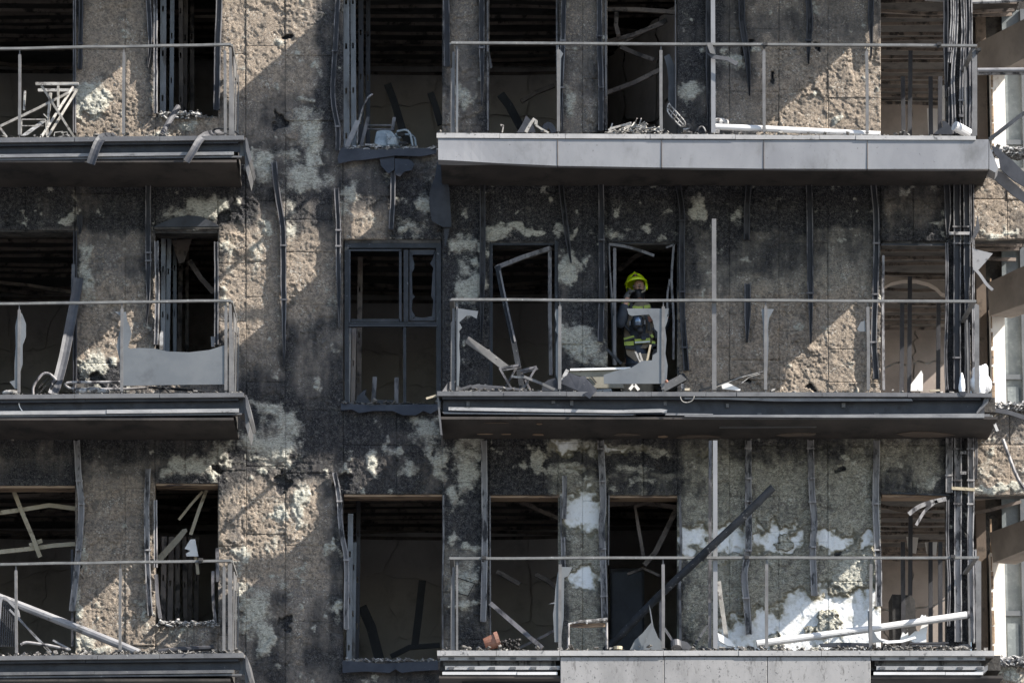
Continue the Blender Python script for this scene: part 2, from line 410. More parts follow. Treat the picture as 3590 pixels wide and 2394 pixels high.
# ---------------------------------------------------------------- insulation on the wall
PALE = [  # cx, cy, rx, ry, strength : unburnt pale wool
 (316,357,46,62,1.1),(300,300,22,30,.7),(470,121,30,10,.7),(725,735,75,34,.9),(620,750,70,24,.6),(250,775,28,16,1),(770,735,30,40,1),
 (1075,440,60,50,.85),(1085,510,55,60,.8),(1055,620,80,70,.85),(1010,560,70,30,.6),(915,580,48,44,.85),(1035,190,20,16,.6),(1000,150,40,14,.5),
 (1228,673,36,40,1.0),(1215,720,30,40,.7),(1490,715,22,34,.8),(1440,790,60,30,.5),(1290,760,26,18,.5),
 (298,900,22,50,.75),(300,985,32,70,1.0),(330,1280,52,44,1.0),(300,1360,70,20,.6),
 (910,900,30,70,.55),(925,790,18,40,.8),(1010,785,26,60,.5),(800,900,20,60,.6),(790,870,24,20,.8),(800,1030,16,40,.6),(1165,1060,24,40,.5),(1170,1220,20,26,.6),(1110,1345,16,20,.7),
 (1637,850,54,34,1.0),(1640,920,44,50,.6),(1655,1010,44,46,1.0),(1630,1080,40,40,.4),
 (1745,808,46,22,1.1),(1835,808,44,18,1.05),(1966,800,20,24,.9),(2012,818,14,14,.9),(1990,955,34,50,1.1),(2010,935,34,18,.8),(2046,905,14,18,.7),(2036,1204,62,66,1.1),(2090,1250,44,30,.7),(1990,1160,26,40,.6),(2150,812,44,22,.55),(2330,818,30,16,.5),(2085,842,16,6,.8),
 (2446,725,22,50,1.0),(2585,750,26,26,.7),(2275,780,16,10,.7),(1930,706,16,16,.7),(1720,905,20,14,.4),
 (2415,325,46,24,.95),(2576,204,38,30,.9),(1985,375,28,40,.75),(1622,337,30,36,.8),(2000,180,24,16,.5),(2938,418,26,16,.8),(2100,330,14,30,.5),
 (684,1635,82,36,1.05),(590,1660,40,20,.7),(770,1590,50,50,.5),(890,1540,60,40,.8),(960,1560,80,70,.85),(1020,1490,40,60,.7),(985,1470,60,36,.5),(920,1440,60,22,.7),
 (1306,1630,26,42,1.1),(1370,1590,30,24,.7),(1500,1500,60,40,.8),(1530,1620,40,60,.75),(1440,1640,40,30,.6),(1490,1560,50,50,.55),
 (1640,1660,44,70,.95),(1600,1740,30,50,.7),(1660,1560,60,30,.8),(1590,1880,22,20,.8),(1650,1912,30,16,.9),(1640,2040,36,60,.75),(1640,2110,30,20,.8),(1560,1600,30,40,.6),
 (1990,1568,84,18,1.1),(2150,1575,150,20,.95),(1895,1625,24,34,1.0),(1970,1640,70,24,.7),(2080,1690,60,24,.4),(2250,1700,90,14,.5),(2200,1650,80,20,.5),
 (886,2140,52,80,1.1),(925,2240,26,60,.9),(850,1940,34,30,.9),(1040,1775,36,60,1.1),(980,1790,30,60,.8),(985,2040,16,16,.6),(1065,2030,12,14,.7),(1178,1900,14,60,.5),(1175,2130,24,40,.6),(960,1900,20,60,.5),
 (1990,1880,24,30,.5),(2110,1960,30,40,.5),(2640,1800,36,16,.5),(2950,1600,12,18,.8),(3040,1670,40,20,.5),(3270,1690,20,26,1.0),
 (3500,1725,110,16,1.2),(3450,1650,40,40,.5),(3480,2330,90,20,1.2),(3530,820,90,14,.7),(3270,790,26,16,.8),(3560,2370,40,20,.8),(3440,650,20,12,.5),
 (300,2240,50,40,.8),(320,2275,60,20,.9),(268,2110,14,80,.9),(510,2150,18,80,.6),(300,1890,16,60,.3),
 (620,2215,70,16,.5),(660,440,60,18,.6),(560,470,30,14,.6)]
CHAR = [  # x0, y0, x1, y1, level
 (-120,600,870,790,.78),(545,600,770,800,.6),(780,520,1205,720,.66),(1000,720,1205,1060,.52),(1000,1050,1205,1420,.62),(845,1320,1205,1560,.64),
 (1120,0,1205,560,.62),(840,200,1130,420,.38),(900,420,1100,640,.45),(1205,515,1550,840,.55),(1380,640,1560,840,.7),
 (1550,600,1720,1400,.85),(1716,600,2400,850,1.0),(1950,800,2135,1380,.62),(2330,600,3090,780,.9),(2370,760,2560,1040,.62),(2560,760,3090,1030,.42),(3088,600,3320,850,.62),
 (2374,0,2500,480,.72),(2500,0,2620,260,.5),(2580,100,2700,480,.4),(2640,60,3000,200,.45),(1550,0,1716,480,.36),(1956,150,2130,320,.45),
 (-120,1480,860,1600,.72),(-120,1600,264,1705,.6),(264,1640,545,1720,.42),(840,1440,1205,1660,.62),(840,1640,1000,1780,.35),(1100,1700,1205,2394,.5),(1205,1420,1553,1735,.74),
 (1550,1500,1716,1900,.84),(1550,1900,1716,2290,.6),(1716,1500,1905,1740,.9),(1905,1590,2374,1640,.75),(2130,1560,2374,1740,.45),(1956,1500,2374,1560,.6),(2374,1500,3090,1600,.5),(2374,1620,2500,1720,.35),
 (3088,1500,3320,1740,.35),(840,2100,1000,2394,.5),(1205,2300,1553,2460,.6),(3318,-100,3405,2400,.75),(3405,590,3500,700,.4),(3500,740,3660,840,.6),
 (264,640,545,700,.75),(264,700,545,850,.4),(264,0,300,240,.6),(490,0,545,240,.5),(300,1290,420,1360,.9),(545,400,768,640,.55),(545,1300,768,1560,.5)]
HOLES = [(975,440,34,60),(347,1325,48,26),(983,1680,30,46),(988,2196,44,36),(1015,120,26,22),(2616,160,20,26),(2856,148,20,20),(2720,275,12,34),(1210,1690,36,34),
 (2940,1650,14,16),(2590,1925,26,20),(2950,1935,22,18),(290,1960,20,16),(2330,1630,40,34),(30,780,16,20),(790,770,26,34),(2843,1350,24,14),(2620,1340,20,12),(775,1640,22,16)]
BACK = [(2048,1800,70,70,1.1),(2048,1720,50,50,.6),(2050,2022,62,40,1.1),(2430,1880,66,50,.95),(2560,1895,100,52,1.0),(2700,1890,100,50,1.0),(2790,1880,50,44,.8),(2930,1888,90,40,1.0),(3035,1900,40,34,.9),(2470,1960,60,30,.6),
 (2545,2000,40,40,.6),(2600,2225,90,80,1.0),(2700,2225,110,90,1.1),(2800,2190,100,120,1.1),(2900,2180,100,110,1.15),(3000,2190,80,120,1.1),(3050,2140,40,90,.9),(3070,2200,50,90,1.0),(2480,1590,40,20,.5),
 (1980,1570,80,26,.75),(2120,1575,120,24,.7),(2250,1580,60,22,.55),(2040,1640,60,20,.5)]
WOOL = [(2720,2240,36,40),(2900,2195,56,36),(2985,2010,60,60),(2560,1960,40,20),(2640,1850,20,30),(2745,1905,30,20)]
SUNLIT_TAN = [(285,130,500,480),(300,-60,480,80),(300,1010,500,1240),(290,1880,530,2250),(790,-60,1080,300),(800,840,940,1180),(1010,830,1120,1100),(850,1740,1110,2010),(560,420,760,470),  # tan wool with less soot; sunlight painted in over the lit zones
         (2680,180,3090,470),(2640,1000,3060,1370),(2560,2060,3090,2290),(2960,1820,3080,2040),(3406,640,3660,830),(3420,1580,3660,1735),(3420,2350,3660,2420),(1225,760,1330,830),(2390,1050,2620,1340),(600,1760,770,2000),(264,1720,545,1800)]
OLIVE = [(2374,1560,3090,2300,1.0),(1900,1560,2374,1740,.8),(1950,1740,2135,2290,.8),(3088,1560,3320,1740,.7),(1550,1900,1716,2290,.4),(2374,640,3090,1000,.4)]

OPEN = [(-160,262,-200,480),(546,757,-200,408),(1198,1547,-200,518),(1712,1951,-200,470),(2125,2367,-200,470),(3085,3303,-200,470),(-160,264,807,1378),(543,768,812,1300),(1208,1545,842,1414),(1722,1949,848,1378),(2130,2372,850,1378),(3094,3318,850,1378),
        (-160,264,1703,2290),(546,767,1694,2190),(1206,1553,1734,2314),(1715,1963,1737,2290),(2135,2380,1737,2290),(3092,3331,1734,2290)]
for x0, x1, y0, y1 in OPEN:
    CHAR += [(x0 - 6, y0 - 40, x1 + 6, y0, .66), (x0 - 10, y0, x0, y1, .58), (x1, y0, x1 + 10, y1, .58)]
def boxlevel(x, y, b, soft=75.0):
    x0, y0, x1, y1 = b[:4]
    dx = np.maximum(np.maximum(x0 - x, x - x1), 0)
    dy = np.maximum(np.maximum(y0 - y, y - y1), 0)
    return np.clip(1 - np.hypot(dx, dy) / soft, 0, 1) * b[4]

def fields(x, y):
    wx = x + 70 * (fbm(x, y, 90, 4, 11) - .5) + 34 * (fbm(x, y, 24, 3, 12) - .5)
    wy = y + 70 * (fbm(x, y, 90, 4, 21) - .5) + 34 * (fbm(x, y, 24, 3, 22) - .5)
    char = np.full(x.shape, .26)
    for b in CHAR:
        if b[2] + 80 < x.min() or b[0] - 80 > x.max() or b[3] + 80 < y.min() or b[1] - 80 > y.max(): continue
        char = np.maximum(char, boxlevel(wx, wy, b) * 1.12)
    sunlit_tan = np.zeros(x.shape)
    for b in SUNLIT_TAN: sunlit_tan = np.maximum(sunlit_tan, boxlevel(wx, wy, (*b, 1.0), 60))
    char = char + (fbm(x, y, 120, 5, 31) - .5) * .8 + (fbm(x, y * .16, 30, 4, 33) - .5) * .5 - sunlit_tan * .38
    pale = np.zeros(x.shape); hole = np.zeros(x.shape); back = np.zeros(x.shape); ol = np.zeros(x.shape); wool = np.zeros(x.shape)
    def near(b, m=120): return not (b[0] + b[2] + m < x.min() or b[0] - b[2] - m > x.max() or b[1] + b[3] + m < y.min() or b[1] - b[3] - m > y.max())
    for b in PALE:
        if near(b): pale = np.maximum(pale, b[4] * np.clip(1.25 - np.hypot((wx - b[0]) / b[2], (wy - b[1]) / b[3]) * .75, 0, 1.1))
    pale = pale + (fbm(x, y, 34, 4, 41) - .5) * .9 * (pale > .02) + np.maximum(fbm(x, y, 44, 5, 47) - .64, 0) * 5 * .8
    for b in HOLES:
        if near(b): hole = np.maximum(hole, sst(.0, .3, 1.0 + 1.0 * (fbm(x, y, 30, 3, 57) - .5) - 1.25 * np.hypot((wx - b[0]) / b[2], (wy - b[1]) / b[3])))
    for b in BACK:
        if near(b): back = np.maximum(back, b[4] * np.clip(1.35 - np.hypot((wx - b[0]) / b[2], (wy - b[1]) / b[3]) * .75, 0, 1.2))
    for b in WOOL:
        if near(b): wool = np.maximum(wool, sst(.0, .25, 1.05 + 1.6 * (fbm(x, y, 34, 3, 58) - .5) - np.hypot((wx - b[0]) / b[2], (wy - b[1]) / b[3])))
    back = sst(.30, 1.05, back + (fbm(x, y, 40, 5, 51) - .5) * 1.0) * (back > .02) * (1 - wool)
    for b in OLIVE: ol = np.maximum(ol, boxlevel(wx, wy, b, 60))
    pale = np.maximum(pale, wool * .75)
    char = np.clip(np.maximum(char * (1 - sst(.3, .7, pale) * .6), hole * 1.3), 0, 1.3) * (1 - sst(.2, .4, back))
    pale = np.clip(pale, 0, 1) * (1 - hole)
    return char, pale, back, ol, hole, sunlit_tan

PANEL_SEED = [0]
def wall_panel(x0, x1, y0, y1, step=3.5):
    PANEL_SEED[0] += 1
    s = PANEL_SEED[0]
    r = random.Random(s * 13)
    nx = max(4, int((x1 - x0) / step)); ny = max(4, int((y1 - y0) / step))
    gx, gy = np.meshgrid(np.linspace(x0 + .12, x1 - .12, nx + 1), np.linspace(y0 + .12, y1 - .12, ny + 1))
    char, pale, back, ol, hole, sunlit_tan = fields(gx, gy)
    jag = 7 * (fbm(gx, gy, 20, 3, 61) - .5)
    sides = [(gx - x0, r.choice((0, 0, .3, .8))), (x1 - gx, r.choice((0, 0, .3, .8))), (gy - y0, r.choice((0, 0, .3, .8))), (y1 - gy, r.choice((0, 0, .3, .8)))]
    groove = sum(k * (1 - sst(-1.5, 5.0, e + jag)) for e, k in sides)
    pal = sst(.4, .8, pale)
    bk = sst(.22, .40, back)
    out = .020 * (fbm(gx, gy, 130, 3, 71) - .5) + .006 * (fbm(gx, gy, 30, 3, 72) - .5) * (1 + 1.6 * pal) + .008 * (fbm(gx, gy, 7.5, 2, 73, .8) - .5)
    rough = sst(.38, .62, fbm(gx, gy, 210, 3, 91))
    out += .010 * rough * (fbm(gx, gy, 22, 3, 92) - .5)
    out += -.006 * sst(.66, .72, fbm(gx, gy, 13, 3, 74)) - .012 * rough * sst(.66, .74, fbm(gx, gy, 8, 2, 78))
    out += .016 * pal
    out += sst(.5, .53, fbm(gx, gy, 95, 5, 75)) * (.006 + .012 * rough) + sst(.55, .58, fbm(gx, gy, 48, 4, 79)) * .006
    out += -.012 * np.minimum(groove, 1.2)
    out += (r.random() - .5) * .008 + (r.random() - .5) * .010 * (gx - x0) / (x1 - x0) + (r.random() - .5) * .010 * (gy - y0) / (y1 - y0)
    out = out * (1 - bk * .7) - .022 * bk - .045 * hole
    y = np.clip(-out, -.07, .052)
    v = Pa(gx, gy, y)
    # rim turned back to the wall
    idx = np.arange((nx + 1) * (ny + 1)).reshape(ny + 1, nx + 1)
    ring = np.concatenate([idx[0, :-1], idx[:-1, -1], idx[-1, :0:-1], idx[:0:-1, 0]])
    flat = v.reshape(-1, 3)
    rim = flat[ring].copy(); rim[:, 1] = .058
    allv = np.concatenate([flat, rim])
    q = np.stack([idx[:-1, :-1], idx[1:, :-1], idx[1:, 1:], idx[:-1, 1:]], -1).reshape(-1, 4)
    n = len(flat); m = len(ring)
    a = np.arange(m); b = (a + 1) % m
    qs = np.stack([ring[a], ring[b], n + b, n + a], -1)
    faces = np.concatenate([q, qs])
    me = bpy.data.meshes.new("wall_panel")
    c = np.array([allv[:, 0].mean(), 0, allv[:, 2].min()])
    me.vertices.add(len(allv)); me.vertices.foreach_set("co", (allv - c).ravel())
    me.loops.add(faces.size); me.loops.foreach_set("vertex_index", faces.ravel().astype(np.int32))
    me.polygons.add(len(faces))
    me.polygons.foreach_set("loop_start", np.arange(0, faces.size, 4, dtype=np.int32))
    me.polygons.foreach_set("loop_total", np.full(len(faces), 4, dtype=np.int32))
    me.polygons.foreach_set("use_smooth", np.ones(len(faces), dtype=bool))
    me.update(calc_edges=True)
    at = me.attributes.new("stain", 'FLOAT_COLOR', 'POINT')
    st = np.stack([char, pale, back, ol], -1).reshape(-1, 4)
    st = np.concatenate([st, st[ring]])
    at.data.foreach_set("color", st.astype(np.float32).ravel())
    ac = me.attributes.new("sunlit_tan", 'FLOAT', 'POINT')
    cl = sunlit_tan.ravel(); ac.data.foreach_set("value", np.concatenate([cl, cl[ring]]).astype(np.float32))
    me.materials.append(MT['wool'])
    o = bpy.data.objects.new("wall_panel", me)
    link(o, c, apt)

def cuts(a, b, js): return [a] + [j for j in js if a + 12 < j < b - 12] + [b]
core = MB()
def wall_area(x0, x1, y0, y1, xj=(), yj=(), stagger=0):
    xs = cuts(x0, x1, xj)
    for i in range(len(xs) - 1):
        off = (stagger if i % 2 else 0)
        rj = random.Random(int(xs[i]) * 3 + int(y0))
        tall = y1 - y0 > 1500
        ys = cuts(y0, y1, [j + (rj.uniform(-55, 55) if tall else 0) for j in yj if not tall or rj.random() < .72])
        for j in range(len(ys) - 1):
            wall_panel(xs[i], xs[i + 1], ys[j], ys[j + 1])
    q = V3([(x0 + 1, y1), (x1 - 1, y1), (x1 - 1, y0), (x0 + 1, y0)], .056)
    core.hexa(q, [p + Vector((0, .25, 0)) for p in q])

J1 = [-60, 143, 380, 640, 815, 1035, 1280, 1540, 1700, 1895, 2110, 2300]
wall_area(264, 544, -130, 2460, [438], J1)
wall_area(544, 764, 410, 810, [650], [640]); wall_area(544, 764, 1310, 1694, [650], [1540]); wall_area(544, 764, 2192, 2460, [655], [2300])
wall_area(764, 1203, -130, 2460, [862, 1000], [180, 380, 564, 735, 905, 1075, 1290, 1450, 1630, 1900, 2072, 2201], 0)
wall_area(1203, 1550, 522, 840, [1377], [690]); wall_area(1203, 1550, 1420, 1732, [1390], [1560]); wall_area(1203, 1550, 2318, 2460, [1390])
wall_area(1550, 1716, -130, 2460, [], [135, 236, 420, 640, 848, 1050, 1200, 1375, 1560, 1728, 1910, 2080, 2290])
wall_area(1716, 1956, 500, 846, [1840], [640]); wall_area(1716, 1956, 1400, 1735, [1905], [1560]); wall_area(1716, 1956, 2300, 2460)
wall_area(1956, 2130, -130, 2460, [2042], [135, 310, 470, 640, 845, 1010, 1210, 1400, 1560, 1725, 1880, 2075, 2290])
wall_area(2130, 2374, 500, 848, [2250], [640]); wall_area(2130, 2374, 1400, 1735, [2255], [1590]); wall_area(2130, 2374, 2300, 2460)
wall_area(2374, 3088, -130, 2460, [2558, 2731, 2903], [135, 300, 480, 640, 870, 1032, 1210, 1375, 1560, 1727, 1900, 2090, 2290])
wall_area(3088, 3318, 500, 846, [3200], [640]); wall_area(3088, 3318, 1400, 1732, [3200], [1560]); wall_area(3088, 3318, 2300, 2460)
wall_area(3318, 3404, -130, 2460, [], [220, 640, 850, 1150, 1400, 1735, 2050, 2300])
wall_area(3406, 3660, 600, 838, [3530], [700]); wall_area(3406, 3660, 1442, 1735, [3540], [1560]); wall_area(3406, 3660, 2316, 2460, [3540])
wall_area(-160, 262, 500, 806, [90], [640]); wall_area(-160, 262, 1400, 1702, [190], [1560]); wall_area(-160, 262, 2300, 2460)
# the storey above the picture: bare wall that carries the upper balconies
for x0, x1 in ((-300, 262), (264, 764), (766, 1550), (1552, 2374), (2376, 3404), (3406, 3660)):
    q = V3([(x0, -132), (x1, -132), (x1, -700), (x0, -700)], .0)
    core.hexa(q, [p + Vector((0, .3, 0)) for p in q])
q = V3([(-300, 2460), (-162, 2460), (-162, -132), (-300, -132)], .0); core.hexa(q, [p + Vector((0, .3, 0)) for p in q])
build("wall", core, MT['core'], apt)

# ---------------------------------------------------------------- rooms behind the openings
XL, XR = WX(-300), WX(3668)
fl = MB()
for r in (0, 1, 2, 3):
    o = build("floor_slab", MB().box((XL, .31, FLOOR[r] - .26), (XR, 7.2, FLOOR[r])), MT['floor'], apt)
ROOMS = [(-300, 380, 5.0, 'board'), (380, 985, 4.6, 'board'), (985, 2050, 5.0, 'board'), (2050, 3060, 4.6, 'board'), (3060, 3668, 6.8, 'board_pale')]
def crazed_boards(xa, xb, za, zb, y, nx, nz, mat, seed, at=None, gap=.016):
    """a wall of plasterboard cracked into irregular pieces; at maps (u, z) to a point"""
    rr = random.Random(seed)
    pt = {}
    for i in range(nx + 1):
        for j in range(nz + 1):
            u = i / nx; w = j / nz
            if 0 < i < nx: u += (rr.random() - .5) * .5 / nx
            if 0 < j < nz: w += (rr.random() - .5) * .5 / nz
            pt[i, j] = (xa + (xb - xa) * u, za + (zb - za) * w)
    for i in range(nx):
        for j in range(nz):
            c = [pt[i, j], pt[i + 1, j], pt[i + 1, j + 1], pt[i, j + 1]]
            cx = sum(p[0] for p in c) / 4; cz = sum(p[1] for p in c) / 4
            poly = []
            for k in range(4):
                a, b = c[k], c[(k + 1) % 4]
                poly.append(a)
                n = 5
                for t in range(1, n + 1):
                    f = t / (n + 1)
                    jr = random.Random(hash((round(a[0] + b[0], 4), round(a[1] + b[1], 4), t if a < b else n + 1 - t)) & 0xffff)
                    poly.append((a[0] + (b[0] - a[0]) * f + (jr.random() - .5) * .085, a[1] + (b[1] - a[1]) * f + (jr.random() - .5) * .085))
            poly = [(cx + (p[0] - cx) * (1 - gap / .4), cz + (p[1] - cz) * (1 - gap / .4)) for p in poly]
            dy = rr.random() * .02
            if rr.random() < .06: continue
            if at is None:
                mb = MB().prism([(p[0], y + dy, p[1]) for p in poly], (0, .012, 0))
            else:
                mb = MB().prism([at(p[0], p[1], dy) for p in poly], (0, .012, 0))
            build("plasterboard", mb, mat, apt)
for r in (1, 2, 3):
    zc = FLOOR[r - 1] - .6
    zb = FLOOR[r]
    ceil = MB().box((XL, .31, zc + .14), (XR, 7.0, zc + .17))
    build("ceiling", ceil, MT['ceiling'], apt)
    sh = MB()                                              # rear and dividing walls
    for i, (a, b, dep, mt) in enumerate(ROOMS):
        sh.box((WX(a), dep + .06, zb), (WX(b) + (.0 if i < 4 else -.5), dep + .16, zc + .3))
        if i: sh.box((WX(a) - .05, .31, zb), (WX(a) + .05, dep + .2, zc + .3))
    sh.box((XL - .1, .0, zb), (XL, 7, zc + .3))
    build("room_wall", sh, MT['board'], apt)
    for i, (a, b, dep, mt) in enumerate(ROOMS):
        nx = max(2, int((b - a) / 210)); 
        crazed_boards(WX(a) + .06, WX(b) - (.06 if i < 4 else .5), zb, zc + .1, dep, nx + 1, 4, MT[mt], r * 10 + i)
        rr = random.Random(r * 77 + i)
        y = .55
        while y < dep:
            s0, s1, s2 = rr.random() * .05, rr.random() * (.05 if rr.random() < .8 else .22), rr.random() * .05
            sag = [s0 + (s1 - s0) * math.sin(k / 5 * math.pi) for k in range(6)]
            x0, x1 = WX(a) + .08, WX(b) - .08
            pts = [Vector((x0 + (x1 - x0) * k / 5, y + (rr.random() - .5) * .05, zc + .03 - sag[k])) for k in range(6)]
            build("ceiling_batten", MB().bar(pts, (.012 + .03 * rr.random() ** 2), .04, normal=(0, 0, -1)), MT['batten'], apt)
            y += .28 + rr.random() * .16

# charred timber heads over the openings
LINT = [(-160, 262, 807), (545, 770, 812), (1208, 1545, 846), (1722, 1950, 850), (2132, 2372, 852), (3094, 3318, 850),
        (-160, 263, 1704), (546, 767, 1696), (1206, 1552, 1734), (1717, 1962, 1738), (2136, 2380, 1738), (3092, 3330, 1735)]
for x0, x1, y in LINT:
    q = V3([(x0, y + 6), (x1, y + 6), (x1, y - 6), (x0, y - 6)], .02)
    build("lintel", MB().hexa(q, [p + Vector((0, .27, 0)) for p in q]), MT['wood'] if y > 1500 else MT['core'], apt)

# perforated studs of the torn partition seen through the left of the windows
def stud(px, y0, y1, d, w=.07, mat='stud', lean=0.0, seed=0):
    a = P(px, y0, d); b = P(px + lean, y1, d)
    L = a.z - b.z
    mb = MB()
    rr = random.Random(seed)
    z = a.z; holes = []
    k = rr.random() * .3 + .25
    while k < L - .15:
        holes.append(k); k += .55
    def seg(s0, s1, u0, u1):
        p0 = a.lerp(b, s0 / L); p1 = a.lerp(b, s1 / L)
        mb.box_t = None
        q = [p1 + Vector((u0 * w, 0, 0)), p1 + Vector((u1 * w, 0, 0)), p0 + Vector((u1 * w, 0, 0)), p0 + Vector((u0 * w, 0, 0))]
        mb.hexa(q, [p + Vector((0, .004, 0)) for p in q])
    s = 0
    for h in holes:
        seg(s, h, -.5, .5)
        seg(h, h + .07, -.5, -.17); seg(h, h + .07, .17, .5)
        s = h + .07
    seg(s, L, -.5, .5)
    for u in (-.5, .5):
        q = [b + Vector((u * w, 0, 0)), b + Vector((u * w + .004, 0, 0)), a + Vector((u * w + .004, 0, 0)), a + Vector((u * w, 0, 0))]
        mb.hexa(q, [p + Vector((0, .04, 0)) for p in q])
    build("metal_stud", mb, MT[mat], apt)
for n, (px, d, w) in enumerate([(572, .36, .07), (604, .6, .05), (632, .9, .05), (652, 1.2, .05), (672, 1.5, .05)]):
    stud(px, -120, 520, d, w, 'stud' if n < 2 else 'batten', rnd.uniform(-8, 8), n)
for n, (px, d, w) in enumerate([(572, .4, .05), (592, .6, .05), (612, .9, .04), (634, 1.3, .05), (655, 1.6, .04)]):
    stud(px, 820, 1400, d, w, 'stud' if n < 3 else 'batten', rnd.uniform(-10, 10), n + 9)
for n, (px, d, w) in enumerate([(575, .5, .06), (600, .7, .06), (622, .9, .05), (645, 1.0, .05), (668, 1.2, .05), (690, 1.4, .05)]):
    stud(px, 1880, 2330, d, w, 'batten', rnd.uniform(-10, 10), n + 19)
for n, (px, d, w) in enumerate([(1213, .36, .07), (1236, .6, .06), (1264, .9, .06), (1290, 1.2, .05)]):
    stud(px, -120, 560, d, w, 'stud' if n < 2 else 'rail_dark', rnd.uniform(-4, 4), n + 29)
for n, (px, y0, d, w, m) in enumerate([(1224, 1150, .34, .045, 'trim_light'), (1241, 1150, .5, .05, 'board_pale'), (1262, 900, .8, .06, 'batten'), (1228, 1800, .36, .06, 'stud'), (1240, 1900, .6, .06, 'stud'), (1256, 1750, .9, .05, 'rail_dark')]):
    stud(px, y0, 1440 if y0 < 1600 else 2340, d, w, m, -6, n + 39)
# the oblique wall in the second doorway of the top storey
def obl(x, z, dy):
    t = (x - 0) / 1.0
    return Vector((WX(2128) + t * (WX(2400) - WX(2128)), 3.2 - t * 2.7 + dy, z))
crazed_boards(0, 1, FLOOR[1], FLOOR[0] - .9, 0, 3, 2, MT['board_pale'], 505, at=obl)
# right-hand rooms: studs, header and wall ends seen in the corner rooms
for r, (y0, y1) in {1: (330, 540), 2: (1120, 1440), 3: (1960, 2350)}.items():
    for n, px in enumerate((3165, 3192, 3262, 3296) if r != 2 else (3163, 3190, 3290)):
        d = (1.6, 2.0, 2.6, 1.2)[n]
        build("metal_stud", MB().bar([P(px, y0 - (150 if n == 1 else 60), d), P(px + rnd.uniform(-5, 5), y1 + d * 62, d)], .05, .05), MT['rail_dark'], apt)
hd = MB()
q = V3(Z8("1365,650 1365,600 1420,570 1500,552 1600,552 1680,572 1730,600 1770,640 1800,650 1800,560 1365,520"), 3.0)
hd.prism(q, (0, .2, 0)); build("arched_header", hd, MT['beam'], apt)
for px, py, d, w, h in ((3290, 300, 2.8, 60, 120), (3240, 1900, 2.6, 46, 46), (3180, 1880, 3.2, 40, 60), (3250, 380, 3.0, 70, 110)):
    a = [(px + rnd.uniform(-6, 6), py), (px + w, py + rnd.uniform(-6, 6)), (px + w - rnd.uniform(0, 12), py + h), (px + rnd.uniform(2, 14), py + h - rnd.uniform(0, 12))]
    build("torn_plasterboard", MB().plate(a, d), MT['board'], apt)

# ---------------------------------------------------------------- the open corner at the right
BE = {1: "3425,153 3590,68 3760,-10 3760,60 3700,110 3640,165 3590,205 3540,232 3490,244 3430,246",
      2: "3462,992 3590,932 3760,850 3760,1000 3590,1067 3469,1108", 3: "3468,1867 3590,1822 3760,1750 3760,1880 3590,1929 3482,1972"}
for r, s in BE.items():
    px = Z0(s)
    dep = [2.4 - 1.9 * (x - 3425) / 335 for x, y in px]
    mb = MB().prism(V3(px, dep), (.28, .12, 0))
    build("terrace_beam", mb, MT['beam'], apt)
for r, (yt, yb) in {1: (205, 560), 2: (1075, 1500), 3: (1935, 2420)}.items():
    zt = P(3490, yt, 2.3).z; z0 = FLOOR[r]
    x0, x1 = P(3472, yt, 2.3).x, P(3521, yt, 2.3).x
    build("corner_pier", MB().box((x0, 2.3, z0), (x1, 2.55, zt)), MT['pier'], apt)
    build("terrace_wall", MB().box((P(3424, yt, 2.5).x, 2.48, z0), (x0 - .03, 2.62, FLOOR[r - 1] - .45)), MT['beam_dark'], apt)
    dr = build("panel_door", MB().box((x1 + .006, 2.56, z0), (x1 + 1.2, 2.6, FLOOR[r - 1] - .45)), MT['grey_panel'], apt)
    fx = P(3580, yt, 2.5).x
    build("frame", MB().box((fx, 2.50, z0), (fx + .07, 2.558, FLOOR[r - 1] - .45)), MT['grey_frame'], dr)
    zr = {1: 498, 2: 1320, 3: 2148}[r]
    zz = P(3550, zr, 2.5).z
    build("frame", MB().box((x1 + .008, 2.51, zz - .03), (fx - .003, 2.558, zz + .03)), MT['grey_frame'], dr)
    if r > 1:
        lo = MB()
        lo.box((x1 + .04, 2.53, z0 + .1), (fx - .05, 2.557, zz - .12))
        build("raised_panel", lo, MT['grey_panel'], dr)
    build("back_wall", MB().box((P(3400, yt, 2.7).x, 2.66, z0), (XR + .6, 2.74, FLOOR[r - 1] - .02)), MT['core'], apt)
    s = MB()
    for k in range(9):
        s.box((x0 + .0, 2.27 + .001 * k, z0 + .2 + k * .22), (x0 + .012 + rnd.random() * .02, 2.299, z0 + .36 + k * .22 + rnd.random() * .05))
    build("broken_edge", s, MT['wood'], apt)
# ================================================================ cladding rails left on the wall
def densify(px, step=26):
    out = []
    for (a, b) in zip(px, px[1:]):
        n = max(1, int(math.hypot(b[0] - a[0], b[1] - a[1]) / step))
        for k in range(n): out.append((a[0] + (b[0] - a[0]) * k / n, a[1] + (b[1] - a[1]) * k / n))
    out.append(px[-1])
    # round the kinks a little
    for _ in range(2):
        out = [out[0]] + [((p[0] + 2 * q[0] + s[0]) / 4, (p[1] + 2 * q[1] + s[1]) / 4) for p, q, s in zip(out, out[1:], out[2:])] + [out[-1]]
    return out

